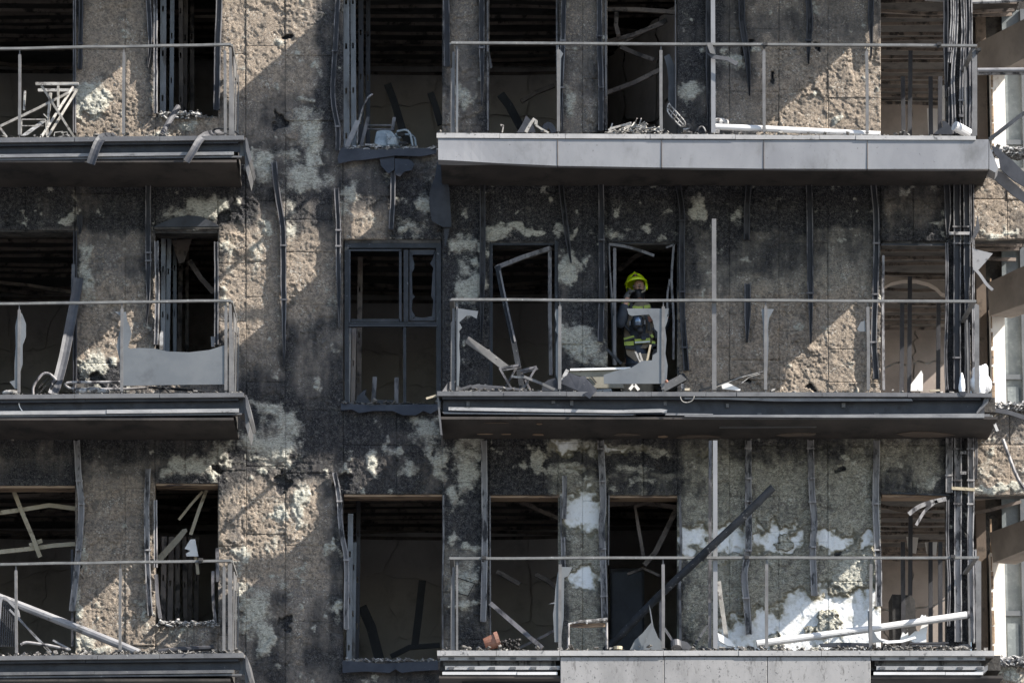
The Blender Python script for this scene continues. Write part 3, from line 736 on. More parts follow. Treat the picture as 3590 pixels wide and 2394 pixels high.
def rail(px, mat='rail_mid', w=.066, d=-.03, h=.046, brackets=(), taper=False):
    px = densify(px)
    t = .012
    u = w / 2
    prof = [(-u, 0), (-u, h), (-u + t, h), (-u + t, t), (u - t, t), (u - t, h), (u, h), (u, 0)]
    def pr(f):
        k = 1.0 if not taper else max(.25, 1 - max(0, f - .6) * 1.9)
        return [(a * k, b) for a, b in prof]
    path = [P(x + rnd.uniform(-.6, .6), y, d + rnd.uniform(-.004, .004)) for x, y in px]
    o = build("cladding_rail", MB().sweep(path, pr), MT[mat], apt)
    o.data.materials.append(MT[{'rail_light': 'rail_light', 'rail_mid': 'rail_dark'}.get(mat, 'rail_recess')])
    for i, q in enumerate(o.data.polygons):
        if i < 8 * (len(path) - 1) and i % 8 in (2, 3, 4): q.material_index = 1  # inner faces darker on most rails: recess shade and soot painted in
    for by in brackets:
        k = min(range(len(px)), key=lambda i: abs(px[i][1] - by))
        c = P(px[k][0], px[k][1], d - h - .006)
        build("bracket", MB().cbox(c, (w + .014, .012, .02)), MT[mat], o)
    return o

D, Mi, L = 'rail_dark', 'rail_mid', 'rail_light'
RAILS = [
 (Z0("262,-60 262,10 262,250 262,470"), Mi, .035, ()), (Z1("558,0 562,50 552,300 560,420 548,480"), D, .05, (300/1.96,)),
 (Z0("518,-60 520,0 530,168 518,240"), Mi, .06, ()), (Z0("546,-60 546,200 546,400"), L, .045, ()),
 (Z0("772,-60 770,0 763,168 760,388"), Mi, .075, ()), (Z0("1190,-60 1185,0 1175,178 1165,332 1167,383 1188,444 1185,530"), Mi, .06, (175, 440)),
 (Z0("1564,-60 1565,60 1568,235"), Mi, .075, ()), (Z0("1689,-60 1689,168 1691,306 1689,372"), Mi, .065, (166,)),
 (Z0("1978,-60 1974,143 1967,306 1972,460"), Mi, .06, (136, 305)), (Z0("2102,-60 2102,153 2107,306 2107,460"), Mi, .065, (137, 304)),
 (Z0("2484,-60 2484,200 2484,460"), D, .07, ()), (Z0("2596,-60 2599,0 2601,102 2614,153 2624,255 2627,337"), D, .075, (150,)),
 (Z0("2826,-60 2834,0 2841,80 2834,143 2834,225"), D, .075, (136,)), (Z0("3056,-60 3050,76 3058,153 3053,204"), D, .07, ()),
 # row two
 (Z0("520,648 520,800 521,1057 513,1144"), Mi, .065, (872, 905)), (Z0("549,848 553,1031 548,1210"), L, .05, ()), (Z0("759,850 760,1000 759,1210"), Mi, .05, ()),
 (Z0("281,756 282,790 281,820"), D, .06, ()), (Z0("264,812 264,1100 263,1370"), D, .045, ()),
 (Z0("962,572 966,640 978,710 994,802 994,1006 996,1057 996,1287"), Mi, .068, (855, 1058)), (Z0("1180,663 1182,700 1187,780 1186,860 1187,960 1190,1150"), Mi, .06, (800, 850)),
 (Z0("1378,602 1378,700 1371,806"), Mi, .06, ()), (Z0("1691,648 1693,850 1690,1056 1688,1199"), D, .068, (1050,)),
 (Z0("1967,648 1977,745 1990,842 2002,923"), D, .062, ()), (Z0("2107,648 2108,760 2110,1030 2105,1199"), Mi, .068, (850, 1050)),
 (Z0("2378,652 2393,746 2390,852 2392,1107 2406,1300"), D, .066, (785, 1025, 1205)), (Z0("2625,652 2619,700 2617,843"), D, .07, ()),
 (Z0("2620,996 2621,1080 2619,1202"), Mi, .075, ()), (Z0("2836,652 2839,780 2839,853 2841,1027 2842,1205"), Mi, .075, (1027,)),
 (Z0("3062,652 3072,760 3072,853 3068,1032 3062,1200 3072,1330"), Mi, .07, (857, 1028, 1200)),
 # row three
 (Z0("270,1545 277,1685 288,1765 280,1900 272,1980 253,2142"), L, .07, (1688, 1765, 1935)), (Z0("520,1645 514,1792 517,1927 522,2088 528,2158"), L, .062, (1932,)),
 (Z0("546,1755 546,1990"), L, .04, ()), (Z0("1172,1656 1184,1700 1190,1755 1196,1873 1214,1935 1216,1990 1214,2206"), L, .058, (1752, 1950)),
 (Z0("1697,1545 1699,1765 1700,1900 1694,2180"), L, .07, (1955,)), (Z0("1979,1668 1980,1740 1978,1819"), L, .055, ()), (Z0("1974,1884 1982,1925 1968,1962 1976,2000"), L, .05, ()),
 (Z0("2106,1545 2112,1685 2116,1780 2106,1851 2113,1927 2120,2170"), L, .075, (1565, 1678, 1925, 2098)),
 (Z0("2623,1545 2623,1755 2626,1930 2606,2007 2615,2094 2626,2223"), L, .075, (1570, 1675, 1752, 1925, 2095)),
 (Z0("2841,1545 2846,1755 2858,1830 2847,1916 2855,2088"), L, .075, (1572, 1677, 1755, 1920)),
 (Z0("3073,1545 3069,1765 3073,1873 3080,1980 3080,2125"), L, .075, (1755, 1925)),
 # corner cluster
 (ZR1("770,-120 772,100 768,400 775,700 768,1000"), D, .06, ()), (ZR1("832,-120 838,150 832,330 815,500 805,650"), L, .04, (170,)), (ZR1("878,-120 882,150 872,350 862,520 838,760 842,960 860,1370"), L, .045, ()),
 (ZR1("932,-120 938,100 955,250 945,450 930,700 925,1100 935,1300"), L, .045, (365,)), (ZR1("985,-120 1000,300 985,600 1000,900 990,1330"), Mi, .05, ()),
 (ZR1("1022,-120 1025,400 1030,900 1025,1380"), L, .04, ()), (ZR1("815,900 820,1100 815,1380"), Mi, .05, ()),
 (Z8("1800,-100 1808,100 1805,262"), Mi, .075, ()), (Z8("1870,-100 1872,300 1870,700 1872,1305"), Mi, .085, (782, 860, 1258)), (Z8("1936,-100 1940,300 1938,700 1932,900"), Mi, .08, (782, 858)),
 (Z8("1975,-100 1978,160 1976,300"), Mi, .04, ()), (Z8("1800,300 1802,800 1790,1100 1802,1310"), Mi, .035, ()), (Z8("1985,260 1982,700 1988,1300"), L, .03, ()), (Z8("1940,850 1940,1300"), D, .06, ()),
 (Z12("1722,-60 1724,100 1722,330"), L, .08, (1672,)), (Z12("1778,-60 1780,400 1778,800 1782,1300"), L, .085, (1572, 1680, 1755)), (Z12("1862,-60 1866,400 1858,620 1866,900 1868,1300"), L, .075, (1572, 1680, 1755)),
 (Z12("1896,-40 1900,120 1896,240"), Mi, .03, ()), (Z12("1712,380 1710,700 1724,860 1718,1200"), Mi, .035, ()), (Z12("1888,700 1888,1000 1892,1310"), L, .04, ()),
]
for px, m, w, br in RAILS:
    y1 = px[-1][1]
    rail(px, m, w, brackets=br, taper=(m != L and w > .055 and 200 < y1 < 1300 and rnd.random() < .6))
for s, m in ((Z8("1818,232 1960,232"), L), (Z12("1740,298 1890,308"), 'strip_tan'), (Z12("1795,67 1835,67"), L), (Z12("1795,200 1835,200"), L), (ZR1("905,1180 955,1180"), Mi)):
    build("cross_clip", MB().bar(V3(s, -.09), .035, .015), MT[m if m in MT else 'rail_mid'], apt)

# ragged sheet fringes below the window sills and at the wall corner
def ragged_plate(px, d, mat, name, th=.012, tilt=0.0):
    c = [(x, y) for x, y in px]
    y0 = min(y for _, y in c); y1 = max(y for _, y in c)
    ds = [d - tilt * (y - y0) / max(1, y1 - y0) for _, y in c]
    return MB().prism(V3(c, ds), (0, th, 0))
SILLS = [("770,1025 790,1010 1000,1030 1200,1020 1430,1020 1430,1055 1330,1075 1150,1070 930,1100 850,1105 760,1125 750,1090", Z2, 'sheet_dark'),
         ("1040,1080 1140,1075 1142,1165 1100,1195 1050,1140", Z2, 'sheet_dark'), ("1144,1090 1240,1095 1280,1125 1262,1170 1210,1180 1180,1215 1146,1200", Z2, 'web'),
         ("775,1400 1000,1410 1240,1405 1440,1405 1445,1440 1390,1470 1340,1450 1290,1480 1200,1480 1130,1450 1000,1450 900,1465 850,1440 775,1445", Z6, 'web'),
         ("745,1420 1000,1440 1365,1420 1370,1480 1200,1490 1130,1500 1090,1475 1050,1500 900,1490 745,1500", Z10, 'sheet_dark')]
for s, z, m in SILLS:
    build("sill_sheet", ragged_plate(z(s), -.06, m, "", tilt=.05), MT[m], apt)
build("hanging_flashing", ragged_plate(Z2("1435,1110 1490,1150 1520,1300 1535,1560 1475,1560 1400,1520 1380,1400 1390,1300 1425,1200"), -.10, '', '', tilt=.03), MT['sheet_dark'], apt)
build("hanging_flashing", ragged_plate(Z6("1380,0 1525,0 1535,150 1490,330 1478,150 1400,120"), -.08, '', '', tilt=.0), MT['sheet_dark'], apt)

# ---------------------------------------------------------------- window and door frames
wf = build("window_frame", MB().bar(V3(Z6("815,290 815,1400"), .06), .05, .07).bar(V3(Z6("1447,290 1447,1400"), .06), .06, .07).bar(V3(Z6("832,315 1432,315"), .06), .075, .07).bar(V3(Z6("832,852 1432,852"), .055), .03, .06), MT['frame_dark'], apt)
for s, w, m in (("835,345 835,845", .02, 'web'), ("840,350 1190,350", .02, 'web'), ("1183,360 1183,840", .03, 'web'), ("845,832 1180,832", .035, 'frame_dark')):
    build("sash", MB().bar(V3(Z6(s), .045), w, .05), MT[m], wf)
build("mullion", MB().bar(V3(Z6("1222,350 1222,845"), .05), .055, .07), MT['frame_dark'], wf)
build("mullion", MB().bar(V3(Z6("1213,870 1213,1400"), .05), .036, .06), MT['frame_dark'], wf)
build("transom", MB().bar(V3(Z6("830,868 1435,868"), .03), .02, .05), MT['web'], wf)
for s in ("1245,345 1420,345 1410,378 1270,378 1262,400", "1245,345 1262,380 1280,440 1278,475 1262,500 1266,650 1285,665 1265,690 1262,760 1285,800 1250,830 1245,830", "1425,345 1425,830 1400,800 1410,690 1395,665 1405,500 1410,470 1388,440 1408,400", "1250,832 1285,805 1340,812 1400,800 1422,832"):
    build("broken_pane", MB().plate(Z6(s), .06, .01), MT['web'], wf)
# first doorway: frame still in place, its leaf hanging out of square
fr = MB()
for s, w in (("420,185 420,1190", .045), ("440,205 440,1190", .02), ("885,185 885,1190", .045), ("440,212 860,212", .02)):
    fr.bar(V3(Z7(s), .04), w, .06)
df = build("door_frame", fr, MT['frame_dark'], apt)
build("leaf_frame", MB().bar(V3(Z7("838,235 838,700 845,1110"), -.02), .042, .05), MT['frame_grey'], df)
# second doorway
fr = MB()
for s, w in (("1243,215 1250,380 1262,600 1270,760 1275,1040", .025), ("1238,210 1555,198", .012), ("1725,190 1730,1150", .03), ("1715,500 1720,1100", .02)):
    fr.bar(V3(Z7(s), .03), w, .06)
df = build("door_frame", fr, MT['frame_dark'], apt)
for s, w in (("1247,215 1248,330 1262,520 1278,700", .016), ("1284,235 1284,420 1283,700 1284,900 1286,1040", .036), ("1245,210 1400,228 1480,262 1555,288", .032), ("1690,212 1688,300 1672,380 1672,460 1690,700 1686,1000", .026), ("1690,214 1635,232", .022), ("1662,450 1640,540 1636,620 1650,690", .022)):
    build("bent_bead", MB().bar(V3(densify(Z7(s)), .0), w, .025), MT['frame_grey'], df)
build("leaning_strip", MB().bar(V3(Z7("1230,930 1330,1030"), -.1), .03, .02), MT['frame_dark'], apt)
for s, w, z, m in (("1365,385 1362,700 1366,1060 1368,1310", .03, Z8, 'rail_light'), ("1350,310 1790,314", .02, Z8, 'frame_dark'), ("1800,310 1800,900", .02, Z8, 'frame_dark'), ("1340,330 1720,345", .02, Z12, 'frame_dark'),
                   ("405,350 408,1300", .016, Z11, 'frame_grey'), ("866,350 868,620", .018, Z11, 'frame_grey'), ("1640,350 1645,520 1652,700 1640,820 1645,1330", .03, Z11, 'frame_grey'), ("1180,345 1176,800", .016, Z11, 'frame_grey'),
                   ("1402,345 1404,700 1395,900 1398,1340", .02, Z10, 'frame_grey'), ("470,700 472,1330", .03, Z9, 'rail_dark'), ("1416,690 1418,910", .04, Z9, 'rail_mid'), ("1388,840 1385,1000 1405,1190", .035, Z9, 'rail_mid'), ("1018,860 1022,1000 1045,1150", .04, Z9, 'rail_mid'),
                   ("410,0 412,900", .02, Z3, 'frame_grey'), ("885,0 888,560", .02, Z3, 'frame_grey'), ("1222,0 1225,900", .02, Z3, 'frame_grey'), ("1700,0 1703,800", .012, Z3, 'frame_grey')):
    build("frame_strip", MB().bar(V3(densify(z(s)), .0 if m != 'rail_dark' else .02), w, .04), MT[m], apt)

build("arched_cover", MB().plate(Z5("1056,188 1110,160 1200,125 1290,107 1380,117 1450,147 1508,184"), -.035, .03), MT['web'], apt)
build("wood_strip", MB().plate(Z5("1058,190 1508,186 1508,200 1058,204"), -.03, .06), MT['core'], apt)
# ================================================================ balconies
def front(px, d=FRONT, th=.02): return MB().plate(px, d, th)
def balcony(name_label, x0, x1, zc, soffit_drop, depth_back=.0):
    """empty + slab; zc is the height of the coping's top"""
    xa, xb = WX(x0) , WX(x1)
    b = thing("balcony", None, None, ((xa + xb) / 2, -.6, zc - .3), parent=apt)
    if name_label: b["label"] = name_label
    build("floor_slab", MB().box((xa + .03, FRONT + .17, zc - .2), (xb - .03, -.0, zc - .03)), MT['core'], b)
    build("soffit", MB().box((xa + .02, FRONT + .03, zc - soffit_drop), (xb - .02, -.0, zc - soffit_drop + .03)), MT['soffit'], b)
    return b

def split_band(b, name, top, bot, xs, d, th, mat, jit=2.0):
    """a band of plates along the front edge: top / bot are functions of photo x"""
    for a, c in zip(xs, xs[1:]):
        q = [(a + .7, top(a)), (c - .7, top(c)), (c - .7, bot(c)), (a + .7, bot(a))]
        j = rnd.uniform(-jit, jit) * .3
        build(name, MB().plate([(x, y + j) for x, y in q], d + rnd.uniform(-.003, .003), th), MT[mat], b)

def lin(xa, ya, xb, yb): return lambda x: ya + (yb - ya) * (x - xa) / (xb - xa)

def railing(b, ya, yb, xa, xb, posts, slab_y, side_x, d=FRONT + .07, wall_end=True, sides=1):
    hy = lin(xa, ya, xb, yb)
    build("handrail", MB().bar([P(xa + (xb - xa) * k / 8, hy(xa + (xb - xa) * k / 8) + (rnd.uniform(-1.3, 1.3) if 0 < k < 8 else 0), d + (rnd.uniform(-.012, .012) if 0 < k < 8 else 0)) for k in range(9)], .027, .05), MT['rail_bar'], b)
    if side_x is not None:
        e = P(side_x, hy(side_x), d)
        build("handrail", MB().bar([e + Vector((0, .03, 0)), Vector((e.x, -.05, e.z))], .05, .027, normal=(0, 0, 1)), MT['rail_bar'], b)
    for x, w, top, base in posts:
        sy = slab_y(x)
        dx = rnd.uniform(-2.2, 2.2)
        m = MB().bar([P(x + dx, top, d), P(x + dx * .2 + rnd.uniform(-1, 1), (top + sy) / 2, d), P(x, base if base else sy - 8, d)], w, .03)
        m.bar([P(x + dx, hy(x) + 3, d), P(x + dx, top + 10, d), P(x, sy + 8, d)], .012, .014)
        build("post", m, MT['post'], b)

def corner_posts(b, x, top, base, spread=14, sgn=1, d=FRONT + .07):
    """flat plates of the side guard, running back towards the wall"""
    for k, (dd, w) in enumerate(((0, .05), (.45, .04), (.95, .05))):
        c0 = P(x, top, d); c1 = P(x, base, d)
        y = d + dd
        build("post", MB().box((c0.x - .012, y - w / 2, c1.z - .02), (c0.x + .012, y + w / 2, c0.z - .0)), MT['post'], b)

HANG = {}
# ---- left balconies (rows 0..3)
LEFT = {0: dict(c0=(-420,), x1=862), 1: {}, 2: {}, 3: {}}
lspec = {0: (-424, -432, -412, -417), 1: (483, 475, 500, 490), 2: (1384, 1376, 1399, 1391), 3: (2298, 2288, 2313, 2304)}
LB = {}
for r in (0, 1, 2, 3):
    ct0, ct1, cb0, cb1 = lspec[r]
    zc = P(400, (ct0 + ct1) / 2, FRONT).z
    drop = .3
    b = LB[r] = balcony({0: None, 1: "upper left balcony with dark channel edge and two bent strips hanging over it", 2: "middle left balcony with a big clouded glass panel still in its railing", 3: "bottom left balcony with charred bars and a fallen pipe behind its railing"}[r], -330, 848, zc, drop)
    top, bot = lin(0, ct0, 855, ct1), lin(0, cb0, 855, cb1)
    js = [-320, -60, 262 + (r == 3) * 80, 560, 855]
    split_band(b, "coping", top, bot, js, FRONT - .02, .26, 'coping')
    split_band(b, "edge_lip", lambda x: bot(x) + 1, lambda x: bot(x) + 12, [-320, 300, 836], FRONT + .03, .05, 'web')
    split_band(b, "edge_channel", lambda x: bot(x) + 12, lambda x: bot(x) + 43, [-320, 842], FRONT + .10, .03, 'web')
    sy = lambda x: bot(x) + (42 if r != 3 else 42)
    if r == 2:
        split_band(b, "edge_strip", sy, lambda x: sy(x) + 13, [-320, 373, 838], FRONT + .01, .03, 'trim_light', 5)
        split_band(b, "edge_strip", lambda x: sy(x) + 15, lambda x: sy(x) + 20, [180, 368], FRONT + .03, .03, 'trim')
    else:
        split_band(b, "edge_strip", sy, lambda x: sy(x) + 11, [-320, 330, 820], FRONT + .01, .03, 'trim' if r < 2 else 'trim_dark', 4)
    split_band(b, "bottom_flange", lambda x: sy(x) + 14, lambda x: sy(x) + 20, [-320, 848], FRONT + .025, .10, 'trim_dark')
    # torn end plates
    for k, s in enumerate(("860,485 866,490 882,560 874,576 862,530", "852,494 860,496 876,600 870,628 862,600", "842,490 854,492 856,552 838,552")):
        px = [(x, y - 483 + ct0 - (8 if r else 0) + 4) for x, y in Z0(s)]
        build("end_plate", MB().prism(V3(px, FRONT + .02 + .05 * k), (.006, .9 - .25 * k, 0)), MT['trim_dark' if k != 2 else 'coping'], b)
lr = {1: (172, 157), 2: (1066, 1055), 3: (1978, 1965)}
for r in (1, 2, 3):
    b = LB[r]; ct0, ct1, cb0, cb1 = lspec[r]
    sl = lin(0, ct0, 855, ct1)
    y0, y1 = lr[r]
    xs = {1: (68, 433, 790), 2: (66, 427, 792), 3: (58, 421, 785)}[r]
    railing(b, y0 + (y0 - y1) * .2, y1, -170, 810, [(x, .032, lin(0, y0, 810, y1)(x) + 22, None) for x in xs] + [(-290, .03, y0 + 26, None)], sl, 808)
    # wide end plate and side guard
    build("post", MB().plate([(803, y1 + 6), (812, y1 + 12), (822, ct1 - 1), (803, ct1 - 1)] if r < 3 else [(799, y1 + 8), (814, y1 + 8), (815, ct1 - 1), (800, ct1 - 1)], FRONT + .09, .012), MT['post'], b)
    e = P(824, y1 + 60, FRONT + .5)
    build("side_guard", MB().prism([Vector((e.x, FRONT + .15, P(824, y1 + 30, FRONT).z)), Vector((e.x, -.12, P(824, y1 + 40, FRONT).z)), Vector((e.x, -.12, P(824, ct1 - 2, FRONT).z)), Vector((e.x, FRONT + .15, P(824, ct1 - 2, FRONT).z))][:2] + [Vector((e.x, -.2, P(824, y1 + 60, FRONT).z)), Vector((e.x, FRONT + .25, P(824, y1 + 90, FRONT).z)), Vector((e.x, FRONT + .22, P(824, ct1 - 2, FRONT).z)), Vector((e.x, FRONT + .15, P(824, ct1 - 2, FRONT).z))], (.012, 0, 0)), MT['post'], b)
    build("post", MB().box((e.x, -.62, P(824, ct1, FRONT).z - .02), (e.x + .012, -.56, P(824, y1 + 20, FRONT).z)), MT['post'], b)
    build("post", MB().box((e.x, -.12, P(824, ct1, FRONT).z - .02), (e.x + .012, -.06, P(824, y1 + 20, FRONT).z)), MT['post'], b)

# ---- right balconies
rspec = {0: (-436, -428, -418, -412), 1: (467, 477, 484, 491), 2: (1371, 1377, 1387, 1391), 3: (2279, 2280, 2297, 2298)}
RB = {}
for r in (0, 1, 2, 3):
    ct0, ct1, cb0, cb1 = rspec[r]
    xe = {0: 3420, 1: 3422, 2: 3478, 3: 3487}[r]
    zc = P(2400, (ct0 + ct1) / 2, FRONT).z
    b = RB[r] = balcony({0: None, 1: "upper right balcony with its smooth grey fascia panels still on", 2: "middle right balcony of bare dark channel in front of the firefighter", 3: "bottom right balcony with half its stained fascia left and ash heaped on the edge"}[r], 1542, 3462, zc, .31)
    top, bot = lin(1530, ct0, 3420, ct1), lin(1530, cb0, 3420, cb1)
    js = {0: [1530, 2100, 2700, xe], 1: [1530, 1752, 1982, 2280, 2578, 2874, 3000, xe], 2: [1532, 1658, 1766, 1986, 2283, 2475, 2583, 2882, 3182, xe], 3: [1532, 1740, 1962, 2326, 2590, 2880, 3190, xe]}[r]
    split_band(b, "coping", top, bot, js, FRONT - .02, .26, 'coping_light' if r in (1, 3) else 'coping')
for r, fx in ((0, [(1535, -410, -330), (1955, -410, -318), (2678, -405, -312), (3467, -402, -305)]), (1, [(1535, 486, 563), (1955, 489, 582), (2320, 491, 588), (2678, 492, 592), (3041, 493, 593), (3467, 489, 593)])):
    for (xa, ta, ba), (xb, tb, bb) in zip(fx, fx[1:]):
        q = V3([(xa + 1.2, ta), (xb - 1.2, tb), (xb - 1.2, bb), (xa + 1.2, ba)], FRONT - .005)
        m = MB(); n = 14
        rows = []
        for i in range(n + 1):
            f = i / n
            t_ = q[0].lerp(q[1], f); bb_ = q[3].lerp(q[2], f)
            bow = (math.sin(f * math.pi) * .004 if r else 0)
            if r and xa < 1600: bow = .03 * (1 - f) ** 2 + .006 * math.sin(f * 9)
            rows.append([t_, t_.lerp(bb_, .5) + Vector((0, -bow * .4, 0)), bb_ + Vector((0, -bow, 0)), bb_ + Vector((0, .09, .004 - bow))])
        vs = [p for row in rows for p in row]
        fs = [(i * 4 + k, i * 4 + k + 1, i * 4 + k + 5, i * 4 + k + 4) for i in range(n) for k in range(3)]
        m.add(vs, fs)
        m.add([p + Vector((0, .004, 0)) for p in vs], [f[::-1] for f in fs])
        build("fascia_panel", m, MT['fascia'], RB[r], smooth=False)
for x, ya, yb in ((1955, 489, 581), (2678, 492, 592), (2320, 491, 588), (3041, 493, 593)):
    build("rust_seam", MB().bar([P(x, ya + 1, FRONT - .007), P(x + .5, yb - 1, FRONT - .01)], .006, .006), MT['beam_dark'], RB[1])
# return of the fascia at the right end, crumpled
build("end_plate", MB().prism(V3(Z0("3468,489 3472,520 3500,590 3490,606 3468,594"), FRONT), (.02, .35, 0)), MT['fascia'], RB[1])
b = RB[2]
t2 = lin(1530, 1387, 3478, 1391)
split_band(b, "edge_lip", lambda x: t2(x) + 1, lambda x: t2(x) + 11, [1550, 2500, 3200, 3440], FRONT + .03, .05, 'web')
split_band(b, "edge_channel", lambda x: t2(x) + 11, lambda x: t2(x) + 64, [1552, 3452], FRONT + .12, .03, 'web')
build("edge_lip", MB().plate(Z8("0,1358 820,1362 1560,1368 1568,1382 900,1384 640,1384 300,1372 0,1370"), FRONT + .01, .02), MT['trim'], b)
build("edge_strip", MB().plate(Z7("142,1326 940,1340 940,1362 142,1348"), FRONT + .01, .03), MT['trim_light'], b)
build("edge_strip", MB().plate(Z7("942,1340 1300,1347 1600,1338 1645,1345 1640,1368 1600,1362 1300,1366 942,1362"), FRONT + .01, .03), MT['trim_light'], b)
build("edge_strip", MB().plate(Z7("1635,1368 1960,1372 1960,1386 1630,1382"), FRONT + .02, .03), MT['trim'], b)
build("bottom_flange", MB().plate(Z7("100,1360 200,1364 1430,1376 1400,1383 110,1372"), FRONT + .03, .1), MT['trim'], b)
build("bottom_flange", MB().plate(Z8("0,1478 1000,1476 2060,1468 2060,1498 1000,1496 0,1490"), FRONT + .02, .12), MT['trim'], b)
build("bottom_flange", MB().plate(Z8("240,1525 1950,1515 1950,1548 240,1562"), FRONT + .45, .08), MT['trim_dark'], b)
for s in ("265,1285 288,1285 288,1320 265,1320", "850,1282 875,1282 875,1300 850,1300", "978,1280 1000,1280 1000,1315 978,1315", "1620,1285 1642,1285 1642,1315 1620,1315"):
    build("bracket", MB().plate(Z7(s), FRONT + .10, .02), MT['trim_dark'], b)
for s in ("285,1400 305,1400 305,1425 285,1425", "500,1465 530,1465 530,1478 500,1478", "1305,1465 1335,1465 1335,1478 1305,1478", "1080,1395 1105,1395 1105,1425 1080,1425"):
    build("bracket", MB().plate(Z8(s), FRONT + .09, .03), MT['trim_dark'], b)
for k, s in enumerate(("62,1245 75,1250 100,1520 86,1515", "70,1290 85,1290 90,1340 76,1330")):
    build("end_plate", MB().prism(V3(Z7(s), FRONT + .03 + .03 * k), (.006, .8, 0)), MT['trim_dark'], b)
for k, s in enumerate(("2060,1355 2095,1360 2085,1395 2010,1470 2005,1460 2050,1400", "2058,1472 2100,1472 2100,1496 2058,1496")):
    build("end_plate", MB().plate(Z8(s), FRONT + .02 + .03 * k, .1), MT['coping'], b)
b = RB[3]
for xa, xb in ((1542, 1963), (3054, 3455)):
    split_band(b, "edge_strip", lambda x: 2300, lambda x: 2313, [xa, xb], FRONT + .02, .04, 'trim_light')
    split_band(b, "edge_channel", lambda x: 2313, lambda x: 2333, [xa + 12, xb - 14], FRONT + .12, .03, 'web_light')
    split_band(b, "edge_strip", lambda x: 2333, lambda x: 2346, [xa + 18, xb - 4 if xa > 2000 else xb], FRONT + .02, .04, 'trim_light')
    split_band(b, "edge_channel", lambda x: 2346, lambda x: 2354, [xa + 12, xb - 14], FRONT + .12, .03, 'web')
    split_band(b, "bottom_flange", lambda x: 2354, lambda x: 2364, [xa + 8, (xa + xb) / 2 + 60, xb - 8], FRONT + .02, .10, 'pipe_white')
    # slots in the bare strips
    for k in range(6):
        x = xa + 30 + (xb - xa - 60) * k / 5
        for yy in (2303, 2336):
            build("clip", MB().plate([(x, yy), (x + 20, yy), (x + 20, yy + 7), (x, yy + 7)], FRONT + .012, .02), MT['trim_dark'], b)
split_band(b, "bottom_flange", lambda x: 2372, lambda x: 2400, [1620, 1963], FRONT + .3, .06, 'web')
fx = [1964, 2328, 2690, 3053]
for xa, xb in zip(fx, fx[1:]):
    build("fascia_panel", MB().plate([(xa + 1, 2302), (xb - 1, 2302), (xb - 1, 2440), (xa + 1, 2440)], FRONT, .02), MT['fascia_stained'], b, bevel=.004)
build("end_plate", MB().plate(Z12("1975,1480 1930,1520 1920,1500 1870,1502 1975,1450"), FRONT + .03, .3), MT['trim'], b)
rr_ = {1: (152, 162, 1582, 3425), 2: (1051, 1057, 1582, 3422), 3: (1957, 1954, 1575, 3432)}
for r in (1, 2, 3):
    b = RB[r]; ya, yb, xa, xb = rr_[r]
    sl = lin(1530, rspec[r][0], 3420, rspec[r][1])
    hy = lin(xa, ya, xb, yb)
    xs = {1: (1958, 2318, 2679, 3040), 2: (1962, 2324, 2684, 3044), 3: (1963, 2325, 2688, 3052)}[r]
    railing(b, ya, yb, xa, xb, [(x, .036, hy(x) + 22, None) for x in xs], sl, 1584)
    e = P(xb, yb, FRONT + .07)
    build("handrail", MB().bar([e + Vector((-.03, .03, 0)), Vector((e.x - .06, -.05, e.z))], .05, .027, normal=(0, 0, 1)), MT['rail_bar'], b)
    build("post", MB().plate([(1586, ya + 30), (1594, ya + 30), (1594, sl(1590) - 2), (1582, sl(1590) - 2)], FRONT + .10, .03), MT['post'], b)
    build("post", MB().plate([(1599, ya + 12), (1606, ya + 14), (1606, sl(1600) - 2), (1599, sl(1600) - 2)], FRONT + .07, .03), MT['post'], b)
    w = {1: (3409, 3426), 2: (3417, 3433), 3: (3422, 3440)}[r]
    build("post", MB().plate([(w[0], yb + 12), (w[0] + 4, yb + 6), (w[1], yb + 14), (w[1], sl(3420) - 1), (w[0], sl(3420) - 1)], FRONT + .08, .014), MT['post'], b)
    x2 = {1: 3392, 2: 3390, 3: 3372}[r]
    c0, c1 = P(1578, ya + 30, FRONT), P(1578, sl(1578), FRONT)
    build("post", MB().box((c0.x, -.5, c1.z - .02), (c0.x + .02, -.43, c0.z)), MT['post'], b)
    c0, c1 = P(w[0] - 4, yb + 25, FRONT), P(w[0], sl(3420), FRONT)
    build("post", MB().box((c0.x - .03, -.62, c1.z - .02), (c0.x - .01, -.55, c0.z)), MT['post'], b)
    # tall divider post between the two flats
    tp = {1: (2499, 2501, -40, 462), 2: (2503, 2504, 769, 1362), 3: (2507, 2508, 1545, 2268)}[r]
    build("divider_post", MB().bar([P(tp[0], tp[2], FRONT + .12), P(tp[1], tp[3] + 6, FRONT + .12)], .05, .05), MT['fascia' if r != 2 else 'post'], b)
    if r == 3:
        build("divider_post", MB().bar([P(2490, 1545, FRONT + .3), P(2488, 2285, FRONT + .3)], .035, .04), MT['rail_mid'], b)
for s, z in (("0,5 0,12 6,12 6,5", None),):
    pass
for r, (x, y) in {1: (3290, 154), 2: (3424, 1052), 3: (3340, 1950)}.items():
    pass

zs = P(2400, (1371 + 1377) / 2, FRONT).z - .31
for px, y, w, h in ((1745, -1.0, .30, .02), (1887, -.95, .07, .05), (1885, -.3, .15, .06), (2190, -.3, .3, .08), (2320, -.18, .14, .07), (2440, -.16, .45, .16), (1700, -.34, .17, .025), (1775, -.33, .13, .025), (2790, -.3, .5, .12), (3230, -.28, .6, .2)):
    n_ = 9
    pts = [Vector((WX(px) + w * .5 * math.cos(2 * math.pi * k / n_) * rnd.uniform(.7, 1.2), y + h * math.sin(2 * math.pi * k / n_) * rnd.uniform(.6, 1.2), zs - .004)) for k in range(n_)]
    build("peeled_patch", MB().prism(pts, (0, 0, -.006)), MT['wood' if w < .2 else 'beam_dark'], RB[2])
